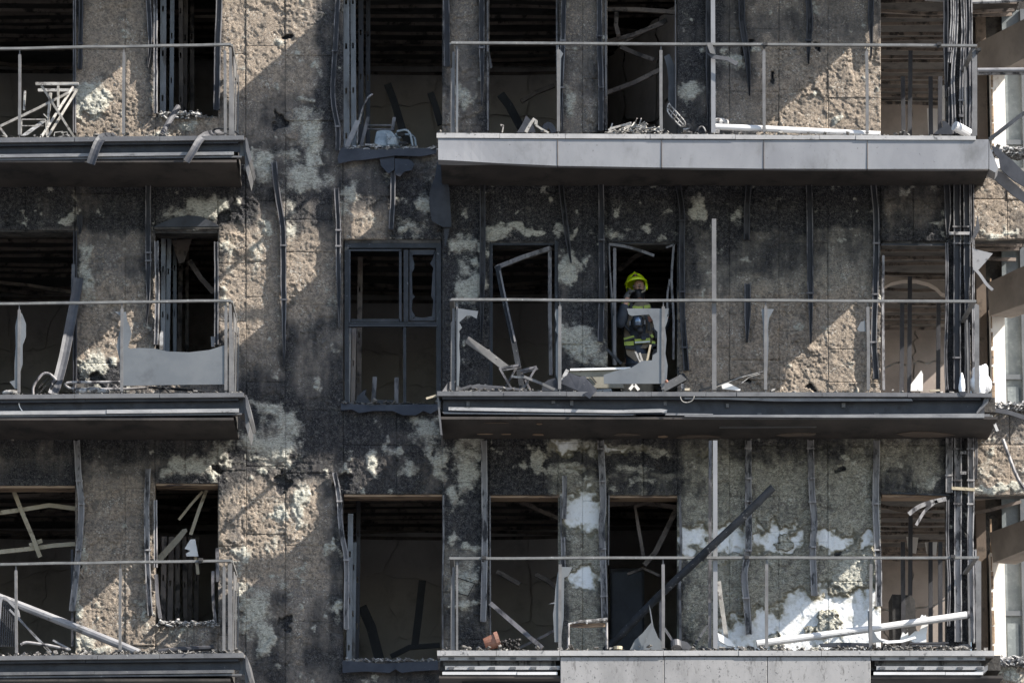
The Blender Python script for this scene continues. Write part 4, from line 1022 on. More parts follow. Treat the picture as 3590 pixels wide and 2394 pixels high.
# rail clamps seen on the handrails
for b, x, y in ((RB[1], 2683, 157), (RB[1], 3292, 157), (RB[1], 3430, 176), (RB[3], 1697, 1955), (RB[3], 2470, 1953), (RB[3], 2618, 1953), (RB[3], 3340, 1951), (LB[3], 704, 1962)):
    build("rail_clamp", MB().cbox(P(x, y, FRONT + .06), (.05, .07, .035)).cbox(P(x - 4, y + 8, FRONT + .06), (.025, .05, .03)), MT['char'], b)

# remains of the clouded glass held by the posts
GL = [(LB[2], "785,768 830,772 866,770 874,830 892,870 905,920 880,1012 895,1024 960,1018 1060,1022 1150,1042 1300,1048 1440,1032 1540,1000 1540,1268 1200,1272 842,1278 826,1276 822,1100 800,1010 824,890 830,800", Z5, .012),
      (LB[2], "105,870 125,775 150,780 178,850 178,940 155,1000 155,1130 140,1180 140,1290 105,1300 65,1250 100,1240 100,1130 108,1000", Z5, .012),
      (RB[2], "205,648 345,668 335,720 300,700 265,700 215,745 235,780 215,805 220,830 215,900 222,1000 213,1180 200,1180", Z7, .012),
      (RB[2], "880,655 918,650 918,1165 897,1165 880,1100 880,900 893,830 875,800 885,760 872,690", Z7, .012),
      (RB[2], "1368,650 1655,650 1640,720 1655,690 1645,740 1630,780 1640,860 1632,960 1648,1040 1640,1165 1210,1167 1208,1105 1300,1075 1400,1055 1470,1010 1540,1005 1545,970 1575,950 1578,810 1558,790 1545,730 1520,690 1400,700 1380,690", Z7, .012),
      (RB[2], "530,750 615,752 580,815 572,900 578,960 568,1200 545,1200 540,860 528,760", Z8, .012),
      (RB[2], "1185,890 1210,840 1240,830 1245,905 1200,905", Z8, .012),
      (RB[3], "862,810 940,812 915,870 888,880 885,1140 865,1300 825,1300 815,1120 825,1050 785,1052 825,1040 830,960 845,850", Z11, .012),
      (RB[3], "1192,1100 1215,1090 1215,1200 1260,1280 1310,1298 1200,1306", Z12, .012), (RB[3], "530,760 545,780 545,1290 525,1290", Z12, .012),
      (RB[1], "905,340 930,370 915,400 905,900 895,900", Z3, .012), (RB[1], "200,330 206,520 210,700 205,860 192,900", Z3, .012)]
for b, s, z, th in GL:
    build("broken_glass_panel", MB().plate(z(s), FRONT + .064, th), MT['glass'], b)
# ================================================================ loose things
YF = FRONT + .22          # depth of things standing near the front edge of a balcony
def drop(px, d):
    """extend points that vanish behind the coping down to the slab they stand on"""
    return px
def loose(name, label, cat, mb, mat, group=None, smooth=False, bevel=0):
    return build(name, mb, MT[mat], None, smooth, label, cat, group, None, bevel)
def bars(mb, z, lines, d, w, h=None, d2=None):
    for s in lines:
        p = z(s)
        dd = d if d2 is None else [d + (d2 - d) * i / (len(p) - 1) for i in range(len(p))]
        mb.bar(V3(p, dd), w, h or w)
    return mb

# --- folding table frame, top left balcony
def floor_of(p): return p
t = thing("folding_table", "charred folding table frame with crossed legs, ash on its two top bars", "folding table", P(198, 484, -.8))
for s, d in (("245,578 540,578", -.95), ("260,622 532,622", -.55)):
    build("top_bar", bars(MB(), Z1, [s], d, .035, .03), MT['stick'], t)
for s, d, e in (("285,590 520,960", -.95, -.6), ("502,600 275,958", -.6, -.95), ("526,625 318,958", -.55, -.8), ("400,592 400,742", -.75, -.75), ("350,640 322,930", -.6, -.6)):
    build("leg", bars(MB(), Z1, [s], d, .026, .026, e), MT['stick'], t)
t = thing("folding_chair", "burnt remains of a folding chair with a charred slatted seat beside the crossed table", "chair", P(95, 486, -.8))
build("back_rail", bars(MB(), Z1, ["-20,880 250,752 470,640"], -.7, .03), MT['stick'], t)
sl = MB()
for k in range(5):
    a = (150 + 27 * k + 8, 930 - 20 * k - 5)
    sl.plate(Z1("%d,%d %d,%d %d,%d %d,%d" % (a[0] - 18, a[1] + 10, a[0] + 28, a[1] + 6, a[0] + 60, a[1] - 16, a[0] + 12, a[1] - 12)), -.95 + .02 * k, .015)
build("seat_slats", sl, MT['ash'], t)
for s in ("0,880 48,945", "172,625 165,760", "345,640 320,930"):
    build("leg", bars(MB(), Z1, [s], -.85, .024), MT['stick'], t)
build("wire_frame", bars(MB(), Z1, ["152,822 312,822 320,935", "150,866 300,866", "150,820 146,930", "300,785 330,815"], -.9, .012), MT['stick'], t)
loose("wire_hoop", "small bent wire hoop lying on the edge below the crossed table", "wire", bars(MB(), Z1, ["372,938 375,912 432,905 434,930", "420,915 460,908 470,935"], -1.0, .01), 'stick')

def strip(px, ds, w=.1, seed=0, curl=.25):
    n = len(px)
    path = V3(densify(px, 14), list(np.interp(np.linspace(0, 1, len(densify(px, 14))), np.linspace(0, 1, n), ds)))
    mb = MB()
    u = w / 2
    prof = [(-u, .0), (-u + .005, .018), (-u * .3, .006), (u * .3, .006), (u - .004, .022), (u, .0), (u * .3, -.002), (-u * .3, -.002)]
    return mb.sweep(path, prof)
loose("bent_strip", "dark torn metal strip draped over the balcony edge, left of two", "metal strip", strip(Z1("800,936 740,936 715,942 690,950 665,1000 645,1060 622,1128"), [-.6, -1.0, -1.2, -1.27, -1.3, -1.31, -1.31], .105), 'sheet_dark')
loose("bent_strip", "folded grey metal strip draped over the balcony edge nearer its right end", "metal strip", strip(Z1("1520,908 1450,920 1400,928 1375,950 1345,1010 1310,1070 1280,1112"), [-.6, -1.0, -1.2, -1.27, -1.3, -1.31, -1.31], .085), 'sheet_mid')
loose("pipe_stub", "grey pipe stub leaning out of the narrow window's ash-covered sill", "pipe", MB().tube(V3(Z1("1222,738 1165,830 1112,930"), [-.3, -.6, -.9]), .035), 'sheet_mid')
loose("cable", "black cable curling over the upper left balcony floor", "cable", MB().tube(V3(densify(Z1("1455,905 1485,880 1530,888 1580,885 1620,905 1645,930"), 8), -.9), .011, 6), 'pole_dark')

# --- burnt kitchen things in the top middle window
t = thing("ladder_frame", "burnt ladder-like chair frame standing in the top middle window", "chair frame", P(1325, 520, .35))
for s in ("912,1010 962,808", "1128,900 1142,808"):
    build("upright", bars(MB(), Z2, [s], .35, .04, .03), MT['rail_mid'], t)
build("rung", bars(MB(), Z2, ["955,862 1128,862", "958,888 1130,892"], .36, .016), MT['rail_mid'], t)
def crumple(z, s, d, mat_name, name, label, cat, amp=.05, seed=1, n=12, holes=False):
    px = z(s); x0 = min(p[0] for p in px); x1 = max(p[0] for p in px); y0 = min(p[1] for p in px); y1 = max(p[1] for p in px)
    return px
bn = MB()
bn_path = Z2("1015,900 1060,893 1120,897 1150,940 1160,1005 1000,1005 1003,960")
loose("crumpled_bin", "crumpled blue-grey metal bin on the top middle window sill", "bin", MB().prism(V3(bn_path, [.22, .18, .16, .14, .12, .1, .16]), (.06, .24, 0)).prism(V3(Z2("1080,905 1145,950 1155,1000 1090,1003"), .09), (0, .03, 0)), 'blue_metal', bevel=.02)
loose("tubular_frame", "bent tubular metal frame on the sill right of the crumpled bin", "frame", MB().tube(V3(densify(Z2("1160,905 1200,895 1235,890 1252,915 1268,1005"), 8), .15), .014, 6).tube(V3(densify(Z2("1215,925 1262,925 1282,940 1290,1005"), 8), .28), .014, 6).tube(V3(Z2("1150,920 1180,945 1210,920"), .2), .02, 6), 'blue_metal')
loose("charred_clump", "small charred lump wedged between bin and tubular frame", "debris", MB().ball(P(*Z2("1185,925")[0], .2), .05, 9, 6, (1.1, .8, .8)).ball(P(*Z2("1205,990")[0], .1), .05, 9, 6, (1.2, .8, .6)), 'char')
loose("curved_rod", "thin grey rod curving up from the top middle window's left jamb", "rod", MB().tube(V3(densify(Z2("885,985 892,860 925,740 955,670 992,648"), 10), .3), .013, 6), 'rail_light')
loose("leaning_plank", "pale scorched plank leaning in the lower left corner of the top middle window", "plank", bars(MB(), Z2, ["815,1010 893,832"], .02, .06, .03), 'pipe_grey')
for i, s in enumerate(("995,985 1055,1000 1050,1012 995,1008", "940,988 1000,992 1000,1002 942,1000", "1185,1005 1300,1010 1300,1020 1180,1018")):
    loose("broken_tile", ["square white shard on the window sill below the crumpled bin", "thin white shard on the window sill left of the crumpled bin", "long white shard on the window sill below the tubular frame"][i], "shard", MB().plate(Z2(s), -.0, .05), 'ash', "white shards on the top middle sill")

# --- upper right balcony
loose("fallen_sheet", "dark triangular metal sheet standing in the doorway over the first fascia panel", "metal sheet", MB().plate(Z3("612,912 645,860 675,795 712,830 742,912"), -.7, .01), 'sheet_dark')
loose("bent_bracket", "pale bent metal arm in front of the dark triangular sheet", "metal bar", bars(MB(), Z3, ["672,912 700,862 730,820 745,835 742,860"], -.95, .035), 'stick').modifiers
loose("rod", "thin pale rod lying against the bent metal arm", "rod", bars(MB(), Z3, ["742,862 780,888 830,915"], -.98, .022), 'stick')
loose("bent_gutter", "dark folded strip like a small arch right of the bent metal arm", "metal strip", MB().bar(V3(densify(Z3("792,905 812,862 832,850 852,875 868,912"), 8), -.8), .07, .012), 'sheet_dark')
loose("small_hook", "small wire hook standing on the edge above the first fascia panel", "wire", bars(MB(), Z3, ["512,912 520,862 500,858 505,868"], -1.1, .014), 'stick')
rr = random.Random(3)
hp = MB()
for k in range(90):
    x = rr.gauss(1420, 90); x = min(max(x, 1235), 1640)
    hgt = max(0, 70 - abs(x - 1470) * .35)
    y = 912 - rr.random() * hgt
    a = rr.uniform(-.7, .35) if rr.random() < .8 else rr.uniform(-1.4, 1.4)
    l = rr.uniform(20, 70)
    d = rr.uniform(-1.1, -.6)
    q = [(x, y), (x + l * math.cos(a), min(914, y + l * math.sin(a)))]
    hp.bar(V3([(1500 + u / 1.96, v / 1.96) for u, v in q], [d, d + rr.uniform(-.1, .1)]), rr.uniform(.006, .016), .012)
o = build("debris_heap", hp, MT['stick'], None, label="tangled heap of charred sticks and wire before the second doorway", cat="debris", kind="stuff")
for i, s in enumerate(("1240,895 1320,868 1392,850", "1300,905 1395,862", "1250,885 1340,862 1400,845")):
    loose("splintered_lath", ["longest charred slat sloping out of the stick heap", "short broad charred slat under the stick heap's left side", "thin charred slat on top of the stick heap's left side"][i], "slat", bars(MB(), Z3, [s], -1.0 + .05 * i, .022 + .01 * (i == 1), .012), 'stick', "charred slats before the second doorway")
t = thing("wire_rack", "pale wire rack tilted on the stick heap beside the post", "wire rack", P(2370, 470, -.9))
build("rim", MB().tube(V3(densify(Z3("1655,712 1632,748 1660,790 1755,892 1785,858 1655,712"), 12), -.9), .009, 6), MT['ash'], t)
for s in ("1665,735 1648,762", "1690,760 1672,795", "1712,785 1694,820", "1738,812 1718,845", "1762,838 1740,872", "1642,735 1768,872"):
    build("wire", MB().tube(V3(Z3(s), -.9), .006, 5), MT['ash'], t)
loose("bent_tube", "curved pale tube end just below the tilted wire rack", "tube", MB().tube(V3(densify(Z3("1755,890 1790,892 1812,862 1808,850 1785,855"), 8), -1.0), .01, 6), 'ash')
loose("wire_hoop", "pale bent wire hoop at the foot of the tall post, right of the wire rack", "wire", MB().tube(V3(densify(Z3("1850,895 1862,868 1895,865 1908,905"), 8), -1.0), .009, 6), 'ash')
loose("white_pipe", "long scorched white pipe lying along the upper right balcony edge", "pipe", MB().tube(V3(Z4("190,872 550,886 1000,908 1345,925"), -1.08), .038, 10), 'pipe_white')
loose("plaster_lump", "rounded pale plaster lump above the long white pipe's left end", "lump", MB().ball(P(*Z4("238,842")[0], -.95), .075, 12, 8, (1.2, .8, .75)).ball(P(*Z4("288,842")[0], -.95), .04, 10, 6, (.8, .8, 1)), 'ash')
loose("plaster_chunk", "square white plaster chunk under the left end of the long white pipe", "chunk", MB().plate(Z4("212,888 242,890 240,915 214,914"), -1.12, .06), 'ash')
loose("short_pipe", "short open-ended pipe leaning at the right corner of the upper right balcony", "pipe", MB().tube(V3(ZR1("862,1282 1005,1362"), [-1.05, -.95]), .06, 12), 'pipe_white')
loose("charred_clump", "dark ragged clump leaning on the corner rails beside the short pipe", "debris", MB().plate(ZR1("640,1368 700,1320 745,1290 730,1230 775,1240 830,1300 840,1372"), -.8, .08), 'sheet_dark')
loose("folded_flap", "small folded metal flap draped over the upper right handrail at the tall post", "metal flap", MB().plate(Z4("150,296 186,294 214,372 196,372 176,366"), FRONT + .0, .02), 'post')
loose("torn_strip", "torn rusty-tipped strip stuck out sideways from the tall post below the handrail", "metal strip", MB().plate(Z4("148,362 210,380 300,392 372,428 352,452 290,416 190,404"), FRONT + .02, .01), 'sheet_mid')
loose("dangling_strip", "thin dark strip dangling at the right jamb of the first top doorway", "metal strip", MB().bar(V3(Z3("416,360 436,470"), .15), .03, .01), 'sheet_mid')
loose("peeling_sheet", "peeling blistered sheet hanging along the second top doorway's right side", "metal sheet", MB().plate(Z3("1622,390 1660,372 1695,450 1700,740 1680,745 1650,690 1655,560 1640,450"), .1, .01), 'sheet_mid')
for s, lb in (("1228,68 1450,70 1698,88", "horizontal charred batten fallen across the top of the second top doorway"), ("1298,80 1292,180 1310,248", "upright charred batten hanging below the crossbar in the second top doorway"),
          ("1235,292 1420,240 1620,160", "upper of two sloping battens in the second top doorway"), ("1330,330 1440,375 1560,418", "short batten end poking down towards the balcony post in the second top doorway"), ("1300,310 1470,225 1640,140", "lower parallel batten under the sloping one in the second top doorway"),
          ("1232,640 1420,570 1600,480", "long charred skirting line across the pale oblique wall")):
    loose("fallen_batten", lb, "batten", bars(MB(), Z3, [s], .7, .05, .05, .5), 'batten', "battens fallen from the ceilings")

# --- corner, between the storeys
loose("fallen_flashing", "big dark folded flashing sliding off the upper right balcony corner", "metal sheet", MB().prism(V3(Z4("2108,1000 2150,1015 2180,1045 2250,1100 2340,1190 2340,1290 2250,1235 2170,1160 2160,1090 2130,1060"), -.5), (0, .02, 0)).prism(V3(Z4("2078,1190 2168,1180 2240,1235 2340,1325 2340,1400 2250,1340"), -.35), (0, .02, 0)), 'sheet_dark')
loose("torn_flap", "grey torn metal flap with a twisted tail hanging at the middle right corner", "metal flap", MB().plate(ZR2("935,-80 1000,-60 1125,-30 1085,20 990,125 945,115"), -.15, .01).bar(V3(densify(ZR2("950,105 990,140 1030,195 1060,245 1105,290 1125,305"), 8), [-.15] * len(densify(ZR2("950,105 990,140 1030,195 1060,245 1105,290 1125,305"), 8))), .035, .008), 'pipe_grey')
loose("curled_sheet", "curled sooty sheet edge above the torn flap, beside the corner rails", "metal sheet", MB().plate(Z8("2012,100 2022,150 2030,200 2000,262 1975,268 1990,215 2005,160"), -.12, .01), 'sheet_mid')
loose("white_rod", "thin pale rod leaning up to the right past the corner pier", "rod", MB().bar(V3(Z4("2098,958 2340,772"), [-.3, -.8]), .045, .02), 'pipe_grey')
t = thing("double_pipe", "pair of pale horizontal pipes crossing in front of the top corner pier", "pipe", P(3540, 262, -.2))
build("pipe", MB().tube(V3(ZR1("1095,716 1600,712"), -.2), .026, 10), MT['pipe_grey'], t)
build("pipe", MB().tube(V3(ZR1("1095,748 1600,742"), -.16), .026, 10), MT['rail_light'], t)
loose("curved_pipe", "pale curved pipe running just under the ceiling of the top corner terrace", "pipe", MB().tube(V3(densify(ZR1("560,-4 740,6 1030,26 1300,20 1600,0"), 10), .1), .022, 8), 'rail_light')
loose("white_rod", "white rod hanging down at the far right below the middle balcony's corner", "rod", MB().bar(V3(Z4("2070,1392 2145,1560"), -.9) if False else V3(Z8("2070,1398 2100,1468 2150,1590"), -.9), .032, .02), 'pipe_white')
loose("white_rod", "long pale tie rod slanting down the bottom right wool wall", "rod", MB().tube(V3(densify(Z12("2072,-20 2130,140 2170,240 2225,320"), 12), -.14), .022, 8), 'rail_light')
loose("crumpled_gutter", "crumpled grey gutter strip under the pale rubble ledge at the middle right corner", "gutter", MB().bar(V3(densify(Z8("2085,1440 2150,1450 2230,1462 2340,1500"), 10), -.2), .05, .03), 'sheet_mid')

# --- middle left balcony
loose("leaning_strip", "long bundled metal strip leaning against the middle left opening's jamb", "metal strip", strip(Z5("362,1338 402,1230 440,1080 475,900 502,760 528,620 540,540"), [-.9, -.75, -.6, -.45, -.3, -.2, -.12], .12), 'sheet_mid')
loose("leaning_strip", "shorter thin strip standing behind the long bundled metal strip", "metal strip", bars(MB(), Z5, ["498,700 505,445"], -.1, .04, .02), 'sheet_mid')
t = thing("spring_frame", "bent tubular seat frame with loose springs on the middle left balcony", "seat frame", P(150, 1384, -.9))
build("tube_frame", MB().tube(V3(densify(Z5("228,1345 225,1290 258,1235 300,1188 330,1186 372,1222 388,1240"), 8), -.9), .016, 8), MT['rail_light'], t)
for k, s in enumerate(("265,1290 350,1200", "275,1320 375,1215", "330,1330 388,1240")):
    a, b_ = Z5(s)
    pts = []
    for i in range(40):
        f = i / 39
        pts.append((a[0] + (b_[0] - a[0]) * f + 3.2 * math.sin(i * 1.6), a[1] + (b_[1] - a[1]) * f + 3.2 * math.cos(i * 1.6)))
    build("spring", MB().tube(V3(pts, -.88), .005, 4), MT['char'], t)
t = thing("tube_frame", "long burnt tubular bed frame lying low on the middle left balcony floor", "bed frame", P(370, 1374, -.85))
build("side_rail", MB().tube(V3(densify(Z5("825,1252 600,1254 460,1256 430,1262 445,1282 480,1302 650,1302 880,1302 1010,1292"), 12), -.95), .016, 8), MT['rail_light'], t)
for s in ("728,1320 745,1255", "505,1325 520,1258", "790,1275 830,1320"):
    build("cross_bar", MB().tube(V3(Z5(s), -.9), .012, 6), MT['rail_mid'], t)
loose("black_rod", "black rod lying behind the big clouded glass panel on the middle left floor", "rod", MB().tube(V3(Z5("1020,1288 1200,1300 1405,1320"), -.8), .014, 6), 'pole_dark')
loose("black_rod", "short crossing black rod under the clouded glass panel", "rod", MB().tube(V3(Z5("1120,1285 1165,1325"), -.82), .012, 6), 'pole_dark')
loose("white_wire", "thin white wire dangling down the middle left balcony's channel", "wire", MB().tube(V3(densify(Z5("128,1388 130,1410 142,1438 158,1456"), 6), FRONT + .06), .006, 5), 'white')
for i, (x, y) in enumerate(((575, 1318), (640, 1314), (700, 1318), (75, 1326))):
    loose("ash_lump", ["white ash lump under the left leg of the bed frame", "largest white ash lump under the bed frame's middle", "white ash lump right of the bed frame's cross bar", "white ash lump at the far left post of the middle balcony"][i], "ash lump", MB().ball(P(*Z5("%d,%d" % (x, y))[0], -.95), .07 + .02 * (i == 1), 10, 6, (1.5, .8, .5)), 'ash', "ash lumps on the middle left balcony")
t = thing("window_post_stubs", "two burnt upright stubs of a chair standing in the middle framed window", "chair frame", P(1345, 1414, .3))
for s in ("998,1400 1008,1218", "1155,1400 1157,1222"):
    build("upright", bars(MB(), Z6, [s], .3, .05, .03), MT['rail_mid'], t)
build("seat_rail", bars(MB(), Z6, ["1005,1388 1155,1388"], .32, .04, .02), MT['rail_dark'], t)
loose("charred_clump", "dark shrivelled plant-like clump in the lower left of the middle framed window", "debris", MB().plate(Z6("870,1395 890,1350 930,1310 948,1305 940,1340 975,1385 985,1400"), .15, .06), 'web')

# --- middle right balcony
t = thing("door_leaf", "charred door leaf frame hanging askew in the left doorway of the middle right balcony", "door frame", P(1800, 1360, -.3))
build("top_rail", MB().bar(V3(Z7("468,372 650,300 840,238"), [-.35, -.2, -.03]), .05, .05), MT['frame_grey'], t)
build("stile", MB().bar(V3(Z7("480,362 505,500 545,680 590,880 620,1040 650,1215"), [-.35, -.38, -.42, -.5, -.6, -.7]), .062, .05), MT['pole_dark'], t)
build("bead", MB().bar(V3(Z7("495,390 530,560 560,700 600,880"), [-.38, -.42, -.46, -.53]), .02, .02), MT['frame_grey'], t)
loose("sloping_plank", "pale plank sloping down from the left glass shard to the folding stool", "plank", bars(MB(), Z7, ["265,862 400,955 540,1062"], -.95, .085, .03, -.8), 'post')
loose("thin_stick", "thin stick standing beside the upper end of the sloping plank", "stick", bars(MB(), Z7, ["415,935 440,965 480,995"], -.85, .02), 'stick')
for k, (lab, segs, tops) in enumerate((("left of two small folding stools with crossed legs beside the askew door", ("492,1058 570,1195", "605,1062 530,1195"), "500,1062 632,1040"), ("right of two small folding stools, its crossed legs before the dark doorway", ("745,1055 660,1195", "640,1085 720,1240"), "640,1078 748,1052"))):
    t = thing("folding_stool", lab, "stool", P(Z7(segs[0])[0][0], 1374, -.95), "folding stools on the middle right balcony")
    for i, s in enumerate(segs):
        build("leg", bars(MB(), Z7, [s], -1.0 + .08 * i, .024, .02), MT['rail_mid'], t)
    build("seat_bar", bars(MB(), Z7, [tops], -.98, .026, .05), MT['rail_mid'], t)
    build("seat_bar", bars(MB(), Z7, [" ".join("%g,%g" % (float(a.split(',')[0]) + 10, float(a.split(',')[1]) + 14) for a in tops.split())], -.8, .022, .05), MT['frame_grey'], t)
loose("long_lath", "long pale lath slanting from the stools down to the balcony edge", "lath", bars(MB(), Z7, ["660,1118 780,1165 885,1214"], -1.05, .03, .02), 'post')
loose("short_lath", "short pale lath lying level behind the folding stools", "lath", bars(MB(), Z7, ["575,1118 665,1126"], -.95, .024, .02), 'stick')
loose("dark_sheet", "dark blue-grey half-round sheet propped behind the second post", "sheet", MB().plate(Z7("780,1215 790,1165 830,1138 870,1128 895,1150 895,1215"), -.85, .012), 'web')
loose("slate_sheet", "large torn dark sheet leaning out over the balcony edge below the firefighter", "sheet", MB().prism(V3(Z7("918,1165 955,1085 975,1092 1045,1118 1080,1112 1090,1130 1165,1208 1140,1235 1112,1268 1030,1215"), [-1.1, -1.0, -1.02, -1.08, -1.08, -1.1, -1.24, -1.28, -1.3, -1.2]), (0, .012, 0)), 'sheet_dark')
t = thing("tabletop_board", "olive scorched board with a white upper edge standing under the firefighter", "board", P(2080, 1372, -.7))
build("board", MB().plate(Z7("975,1075 1395,1065 1330,1100 1340,1165 1350,1195 1150,1195 1100,1130 1040,1110 975,1092"), -.7, .03), MT['olive'], t)
build("edge_band", MB().plate(Z7("978,1062 1392,1052 1392,1066 978,1076"), -.73, .06), MT['white'], t)
build("streak", MB().plate(Z7("1118,1115 1130,1118 1162,1158 1150,1158"), -.72, .015), MT['char'], t)
loose("white_stick", "white ash-covered stick beside the large torn dark sheet", "stick", bars(MB(), Z7, ["918,1150 960,1072"], -1.02, .04, .03), 'ash')
loose("grey_offcut", "flat pale grey offcut lying at the foot of the large torn sheet", "offcut", MB().plate(Z7("1160,1205 1260,1200 1266,1222 1110,1222"), -1.12, .02), 'glass')
t = thing("white_trestle", "small white crossed trestle leg peeping below the biggest glass remnant", "trestle", P(2222, 1370, -.95))
for s in ("1386,1208 1418,1168", "1416,1168 1450,1210"):
    build("leg", bars(MB(), Z7, [s], -.95, .034, .03), MT['white'], t)
t = thing("tripod_sticks", "three pale sticks propped together in front of the firefighter's legs", "sticks", P(2240, 1365, -.5))
for s, m in (("1425,945 1470,1035", 'ash'), ("1455,955 1480,1030", 'stick'), ("1530,900 1505,1015", 'strip_tan')):
    build("stick", bars(MB(), Z7, [s], -.5, .022, .02), MT[m], t)
loose("box_section", "dark box section lying at the right side of the firefighter's doorway", "metal section", MB().bar(V3(Z7("1600,1210 1760,1125"), [-.7, -.3]), .09, .07), 'pole_dark')
loose("pink_rag", "tiny pink scrap caught at the foot of the biggest glass remnant", "scrap", MB().ball(P(*Z7("1640,1150")[0], FRONT + .03), .02, 8, 6), 'terracotta')
loose("white_carton", "small white carton on the edge to the right of the firefighter's doorway", "carton", MB().plate(Z7("1740,1165 1770,1170 1770,1210 1742,1215"), -1.0, .05), 'ash')
loose("tan_offcut", "small tan offcut beside the white carton", "offcut", MB().plate(Z7("1765,1198 1802,1196 1802,1212 1765,1212"), -1.1, .05), 'strip_tan')
loose("corner_offcut", "bent grey plate standing on the left corner of the middle right balcony", "metal plate", MB().prism(V3(Z7("98,1218 142,1152 190,1148 160,1218"), [-1.2, -1.1, -.95, -1.05]), (0, .01, 0)), 'sheet_mid')
loose("corner_offcut", "small triangular plate at the foot of the middle right balcony's left glass shard", "metal plate", MB().plate(Z7("190,1215 200,1170 232,1200 210,1216"), -1.1, .01), 'sheet_mid')
loose("tan_stick", "tan stick poking out left from the middle right balcony's corner", "stick", bars(MB(), Z6, ["1360,1366 1432,1346"], -1.1, .025, .02), 'strip_tan')
rr = random.Random(5)
LATH = ["200,1212 300,1180", "240,1200 360,1176", "300,1190 460,1196", "330,1178 520,1192", "380,1200 500,1212", "420,1185 640,1204", "470,1192 680,1210", "350,1215 400,1172", "540,1205 600,1196"]
LLAB = ["leftmost splintered lath of the pile on the middle right edge", "splintered lath second from the left in the pile, tilted up", "thin splintered lath lying flat on the pile's left half", "long upper splintered lath of the pile on the middle right edge",
        "short splintered lath low in the pile's middle", "pale long splintered lath reaching right along the pile", "lowest splintered lath at the pile's right end", "short steep splintered lath standing up in the pile", "small splintered lath between pile and folding stool"]
for s, lb in zip(LATH, LLAB):
    loose("splintered_lath", lb, "lath", bars(MB(), Z7, [s], rr.uniform(-1.12, -.95), rr.uniform(.018, .034), .012), 'sheet_mid', "splintered laths on the middle right edge")
loose("cable_loop", "thin wire loop hanging over the middle right balcony's coping", "wire", MB().tube(V3(densify(Z7("1735,1255 1740,1285 1770,1298 1810,1290 1828,1270 1830,1250"), 6), FRONT - .05), .006, 5), 'stick')
loose("black_branch", "black charred branch leaning on the post right of the tall divider", "branch", bars(MB(), Z8, ["100,1312 250,1268 400,1215 540,1182"], -1.0, .022, .02), 'pole_dark')
loose("wire_bundle", "thin pale wire along the black charred branch", "wire", bars(MB(), Z8, ["210,1290 380,1222 540,1180", "390,1262 450,1215 520,1196"], -1.03, .008), 'stick')
loose("pale_offcut", "white board offcut lying behind the black charred branch's foot", "offcut", MB().plate(Z8("248,1262 300,1258 385,1302 380,1312 262,1300"), -.95, .03), 'white')
def bag(cx, cy, d, rx, rz, seed, name, label):
    mb = MB().ball(P(cx, cy, d), 1.0, 18, 12, (rx, rx * .8, rz))
    rr = random.Random(seed)
    c = P(cx, cy, d); vs = []
    for v in mb.v:
        q = Vector(v) - c
        f = 1 + .22 * math.sin(q.x * 30 + seed) * math.sin(q.z * 26 + q.y * 20) + rr.uniform(-.05, .05)
        vs.append(tuple(c + q * f))
    mb.v = vs
    return loose(name, label, "bag", mb, 'bag', smooth=True)
bag(3436, 1335, -.55, .12, .2, 2, "plastic_bag", "white plastic bag slumped behind the middle right corner post")
bag(3372, 1348, -1.0, .035, .13, 5, "plastic_scrap", "thin white plastic scrap tied to the corner rails of the middle right balcony")
loose("white_plate", "white plate with a slanted top standing in for sunlight in the middle corner room", "board", MB().plate(ZR2("372,1228 376,1165 470,1040 486,1075 484,1228"), .8, .02), 'white')  # white plate put where sunlight falls, the sun patch painted as colour
loose("dark_scrap", "dark crumpled scrap hanging over the coping near the middle right corner", "scrap", MB().plate(Z8("1885,1318 1935,1316 1930,1345 1912,1350 1895,1345"), FRONT - .03, .01), 'sheet_dark')
loose("yellow_leaf", "flat yellowish strip lying on the coping near the middle right corner", "strip", MB().plate(Z8("1680,1308 1750,1302 1760,1314 1690,1316"), -1.15, .03), 'strip_tan')

# --- bottom left balcony
t = thing("charred_grille", "charred metal grille standing at the far left of the bottom balcony", "grille", P(15, 2290, -.9))
build("grille_frame", MB().bar(V3(densify(Z9("-10,1210 2,1040 15,1000 40,1015 118,1095 122,1140"), 8), -.85), .03, .03), MT['pipe_grey'], t)
for k in range(8):
    x = 8 + k * 14
    build("grille_bar", bars(MB(), Z9, ["%d,%d %d,%d" % (x + 4, 1020 + k * 10, x - 10, 1330)], -.84, .012, .012), MT['rail_dark'], t)
loose("fallen_pipe", "long grey pipe sloping down to the right behind the bottom left railing", "pipe", MB().tube(V3(Z9("-30,1000 100,1050 480,1198 770,1315 905,1372"), [-.75, -.78, -.9, -.98, -1.05]), .046, 10), 'pipe_grey')
for s, lb in (("62,1088 190,1220 335,1368", "longer of two thin rods slanting down under the long grey pipe"), ("118,1140 230,1265 318,1358", "shorter of two thin rods slanting down under the long grey pipe"), ("345,1288 460,1350", "short thin rod lying at the foot of the bottom left opening")):
    loose("thin_rod", lb, "rod", bars(MB(), Z9, [s], -.9, .022), 'pipe_grey', "thin rods on the bottom left balcony")
loose("bent_tube", "tube with a hooked end lying on the bottom left balcony floor", "tube", MB().tube(V3(densify(Z9("135,1318 155,1300 200,1305 320,1322 445,1350"), 8), -.95), .018, 8), 'rail_light')
loose("rolled_pipe", "dark pipe lying level on the bottom left balcony under the narrow window", "pipe", MB().tube(V3(Z9("1030,1362 1150,1350 1392,1336"), -.95), .032, 10), 'rail_dark')
